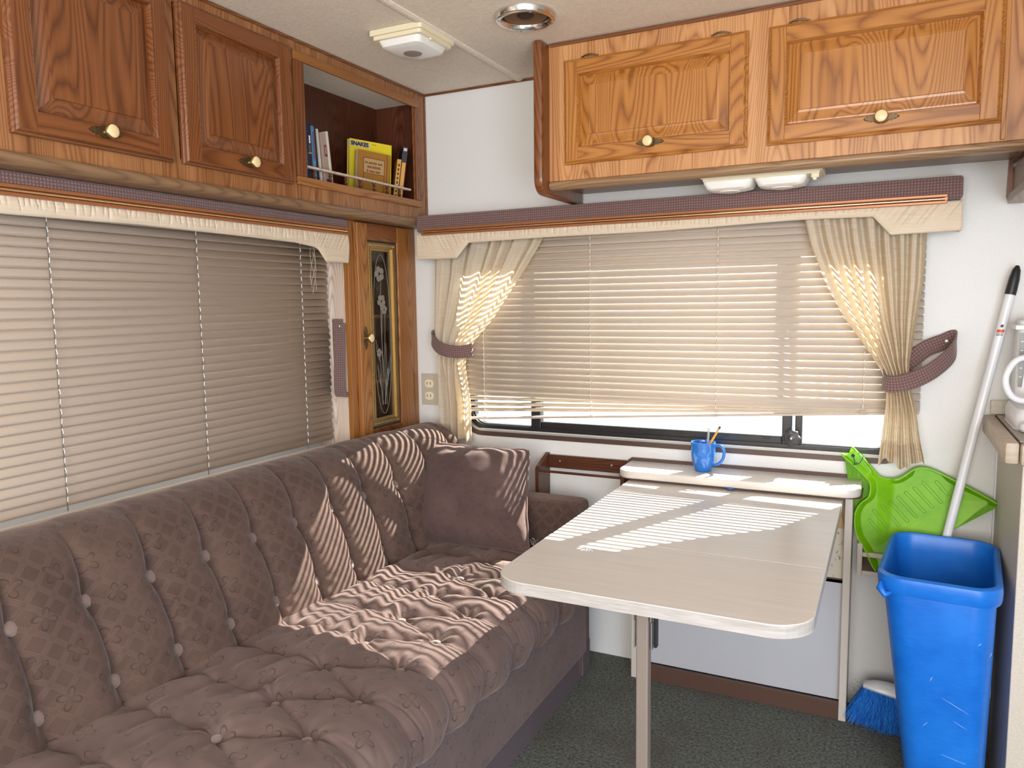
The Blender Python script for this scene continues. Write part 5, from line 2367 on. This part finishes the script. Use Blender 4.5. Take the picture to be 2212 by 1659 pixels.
def book(name, label, c, w, d, h, lean=0., turn=0., cover='', pages='page', group='books in the niche', roty=0.):
    """a book standing on the niche shelf. spine faces local +X (the room); thickness along local Y"""
    t = thing(name, c, label, 'book', 'books in the open niche')
    b = BM()
    # cover: spine + two boards
    box(b, d/2-.0015, d/2, -w/2, w/2, 0, h, .0006)
    box(b, -d/2, d/2-.001, -w/2, -w/2+.0012, 0, h)
    box(b, -d/2, d/2-.001, w/2-.0012, w/2, 0, h)
    cv = OBJ('cover', b, cover, None)
    b = BM()
    box(b, -d/2+.003, d/2-.0016, -w/2+.0013, w/2-.0013, .002, h-.002)
    pg = OBJ('pages', b, pages, None)
    for o in (cv, pg):
        o.parent = t
    t.rotation_euler = (lean, 0, turn)
    return t


for nm, c in (('cov_navy', (.012, .022, .09)), ('cov_black', (.010, .012, .022)), ('cov_sky', (.07, .22, .42)), ('cov_teal', (.10, .30, .42)),
              ('cov_mauve', (.38, .24, .24)), ('cov_tan', (.36, .28, .215)), ('cov_yellow', (.75, .60, .02)), ('cov_brown', (.33, .15, .02)),
              ('cov_white', (.55, .50, .44)), ('cov_orange', (.62, .28, .03)), ('page', (.68, .60, .48)), ('cov_plum', (.14, .09, .17)),
              ('ink', (.012, .010, .010)), ('ink_white', (.85, .85, .85)), ('ink_red', (.18, .03, .02)), ('ink_tan', (.42, .28, .12))):
    Mat(nm, c, .45)


def faceX(c, rot=0., roll=0.):
    """text lying in the YZ plane, reading towards +Y, facing +X"""
    Mb = Matrix(((0, 0, 1, 0), (1, 0, 0, 0), (0, 1, 0, 0), (0, 0, 0, 1)))
    return Matrix.Translation(Vector(c)) @ Matrix.Rotation(roll, 4, 'X') @ Mb


def local_text(root, s, size, mat, y, z, x, roll=0., bold=0., turn_x=None):
    cu = bpy.data.curves.new('t', 'FONT')
    cu.body = s
    cu.size = size
    cu.extrude = .0002
    cu.offset = bold
    cu.align_x = 'CENTER'
    cu.align_y = 'CENTER'
    to = bpy.data.objects.new('t', cu)
    COL.objects.link(to)
    dg = bpy.context.evaluated_depsgraph_get()
    me = bpy.data.meshes.new_from_object(to.evaluated_get(dg))
    bpy.data.objects.remove(to)
    me.transform(Matrix.Translation(Vector((x, y, z))) @ Matrix.Rotation(roll, 4, 'X') @ Matrix(((0, 0, 1, 0), (1, 0, 0, 0), (0, 1, 0, 0), (0, 0, 0, 1))))
    me.materials.clear()
    me.materials.append(MATS[mat])
    return link('lettering', me, root)


def local_box(root, name, mat, x0, x1, y0, y1, z0, z1, bev=0):
    b = BM()
    box(b, x0, x1, y0, y1, z0, z1, bev)
    o = OBJ(name, b, mat, None)
    o.parent = root
    return o


ZS = 1.5602
# left group
bk = book('book', 'thin pale book at the far left of the niche, half behind the frame', (-1.600, -.637, ZS), .006, .10, .195, cover='cov_white')
bk = book('book', 'navy book with pale spine lettering at the left of the niche', (-1.598, -.618, ZS), .024, .105, .188, lean=R(1), cover='cov_navy')
local_text(bk, 'AVATA', .017, 'ink_white', -.002, .078, .0535, roll=R(90), bold=.0002)
bk = book('book', 'dark blue book with small gold print second from the left', (-1.602, -.594, ZS), .016, .105, .186, lean=R(1.5), cover='cov_black')
local_box(bk, 'spine_emblem', 'ink_white', .0525, .0535, -.003, .003, .128, .150, .001)
local_box(bk, 'spine_band', 'ink_tan', .0525, .0532, -.007, .007, .098, .102)
for q in range(6):
    local_box(bk, 'print_line', 'ink_tan', .0525, .0532, -.003, .002, .104+.0035*q, .1055+.0035*q)
bk = book('book', 'light blue and plum book leaning in the left group', (-1.604, -.571, ZS), .017, .10, .182, lean=R(3), cover='cov_sky')
local_box(bk, 'spine_patch', 'cov_plum', .0500, .0508, .0, .008, .085, .165)
local_box(bk, 'spine_patch', 'cov_teal', .0500, .0508, -.006, .006, .01, .080)
bk = book('book', 'black thin book squeezed in the left group', (-1.606, -.554, ZS), .010, .10, .176, lean=R(4), cover='cov_black')
bk = book('book', 'thin white-spined book leaning in the left group', (-1.602, -.542, ZS), .006, .10, .178, lean=R(5), cover='cov_white')
bk = book('book', 'tan book with a small dark picture, outermost of the leaning left group', (-1.608, -.518, ZS), .024, .11, .172, lean=R(6), turn=R(4), cover='cov_tan')
local_box(bk, 'spine_patch', 'cov_mauve', .0550, .0556, -.012, -.006, .002, .168)
local_box(bk, 'cover_picture', 'ink_red', .0550, .0560, -.003, .0095, .102, .136)
local_box(bk, 'cover_picture', 'cov_tan', .0560, .0564, .000, .006, .110, .130)
for q in range(5):
    local_box(bk, 'print_line', 'ink_tan', .0550, .0556, -.002, .008, .052+.008*q, .0545+.008*q)
local_box(bk, 'spine_patch', 'ink', .0550, .0557, -.004, .009, .022, .036)
bk = book('book', 'thin cream book at the right edge of the leaning left group', (-1.604, -.497, ZS), .007, .11, .178, lean=R(6.5), cover='cov_white')


# right group: covers face the room, turned a little
def flat_book(label, c, w, h, th, cover, lean, turn):
    """front cover faces local +X, spine on the +Y edge"""
    t = thing('book', c, label, 'book', 'books in the open niche')
    local_box(t, 'cover', cover, 0, .001, -w/2, w/2, 0, h)
    local_box(t, 'back_cover', cover, -th, -th+.001, -w/2, w/2, 0, h)
    local_box(t, 'spine', cover, -th, .001, w/2-.001, w/2, 0, h)
    local_box(t, 'pages', 'page', -th+.001, 0, -w/2+.003, w/2-.001, .001, h-.002)
    t.rotation_euler = (lean, 0, turn)
    return t


fb = flat_book('yellow field guide with SNAKES on its cover standing in the niche', (-1.632, -.203, ZS), .160, .212, .016, 'cov_yellow', R(-3), R(-27))
local_box(fb, 'title_panel', 'cov_white', .001, .0013, -.079, -.004, .189, .206)
o = local_text(fb, 'SNAKES', .0185, 'ink', -.042, .1975, .0014, bold=.0009)
local_box(fb, 'subtitle', 'cov_brown', .001, .0014, .004, .020, .202, .204)
for q in range(7):
    local_box(fb, 'print_line', 'ink', .001, .0014, .056, .064, .135+.006*q, .136+.006*q)
for q in range(8):
    local_box(fb, 'spine_print', 'ink', -.010, -.004, .0800, .0805, .03+.018*q, .042+.018*q)
fb = flat_book('brown book with a framed title leaning in front of the yellow guide', (-1.600, -.228, ZS), .125, .170, .020, 'cov_brown', R(-4), R(-24))
for (a0, a1, z0, z1) in ((-.042, .040, .146, .148), (-.042, .040, .095, .097), (-.042, -.040, .006, .148), (.038, .040, .006, .148), (-.036, .034, .012, .0128), (.048, .050, .0, .168)):
    local_box(fb, 'cover_rule', 'ink_red', .001, .0014, a0, a1, z0, z1)
local_box(fb, 'title_panel', 'ink_tan', .001, .0012, -.040, .038, .097, .146)
for zz0, segs_ in ((.128, ((-.035, -.025), (-.022, -.006), (-.003, .011), (.014, .032))), (.114, ((-.026, -.010), (-.007, .008), (.011, .024))), (.100, ((-.028, -.021), (-.017, .003), (.006, .024)))):
    for a0, a1 in segs_:
        x = a0
        while x < a1-.001:
            local_box(fb, 'title_print', 'ink_red', .0012, .0016, x, x+.0022, zz0, zz0+random.uniform(.006, .009))
            x += .0034
bk = book('book', 'orange-spined thick guide with dark print at the right of the niche', (-1.610, -.098, ZS), .014, .10, .160, lean=R(-8), turn=R(-48), cover='cov_orange')
for q in range(9):
    local_box(bk, 'spine_print', 'ink', .050, .0506, -.003, .003, .015+.015*q, .024+.015*q)
bk = book('book', 'tall black-spined book with a white tip, rightmost in the niche', (-1.601, -.082, ZS), .018, .10, .205, lean=R(-8), turn=R(-48), cover='cov_black')
local_box(bk, 'spine_label', 'cov_white', .050, .0508, -.006, .006, .190, .200)
local_box(bk, 'spine_label', 'cov_orange', .050, .0506, -.0065, .0065, .0, .150)

# ------------------------------------------------------------------ outside
b = BM()
box(b, -30, 30, .3, 40, -.80, -.75)
tag(OBJ('concrete_yard', b, 'concrete', loc=(0, 5, -.75)), kind='structure')
nb = thing('trailer', (1.5, 6.5, -.75), 'white-sided neighbouring trailer seen through the end window', 'trailer')
b = BM()
box(b, -1.0, 6.5, 5.6, 8.0, -.25, 2.3, .03)
wl = OBJ('wall', b, 'siding', nb)
b = BM()
for i in range(40):
    box(b, -.15, .85, 5.585, 5.602, -.24+i*.055, -.21+i*.055, .004)
o = OBJ('louvre', b, 'siding', nb)
b = BM()
box(b, 1.6, 1.75, 5.57, 5.602, -.25, 2.2, .005)
OBJ('corner_post', b, 'siding', nb)
b = BM()
for i in range(2):
    tube(b, [(.6+i*4.4, 5.75, -.45), (.6+i*4.4, 5.95, -.45)], .30, 20)
OBJ('wheel', b, 'black_rubber', nb)
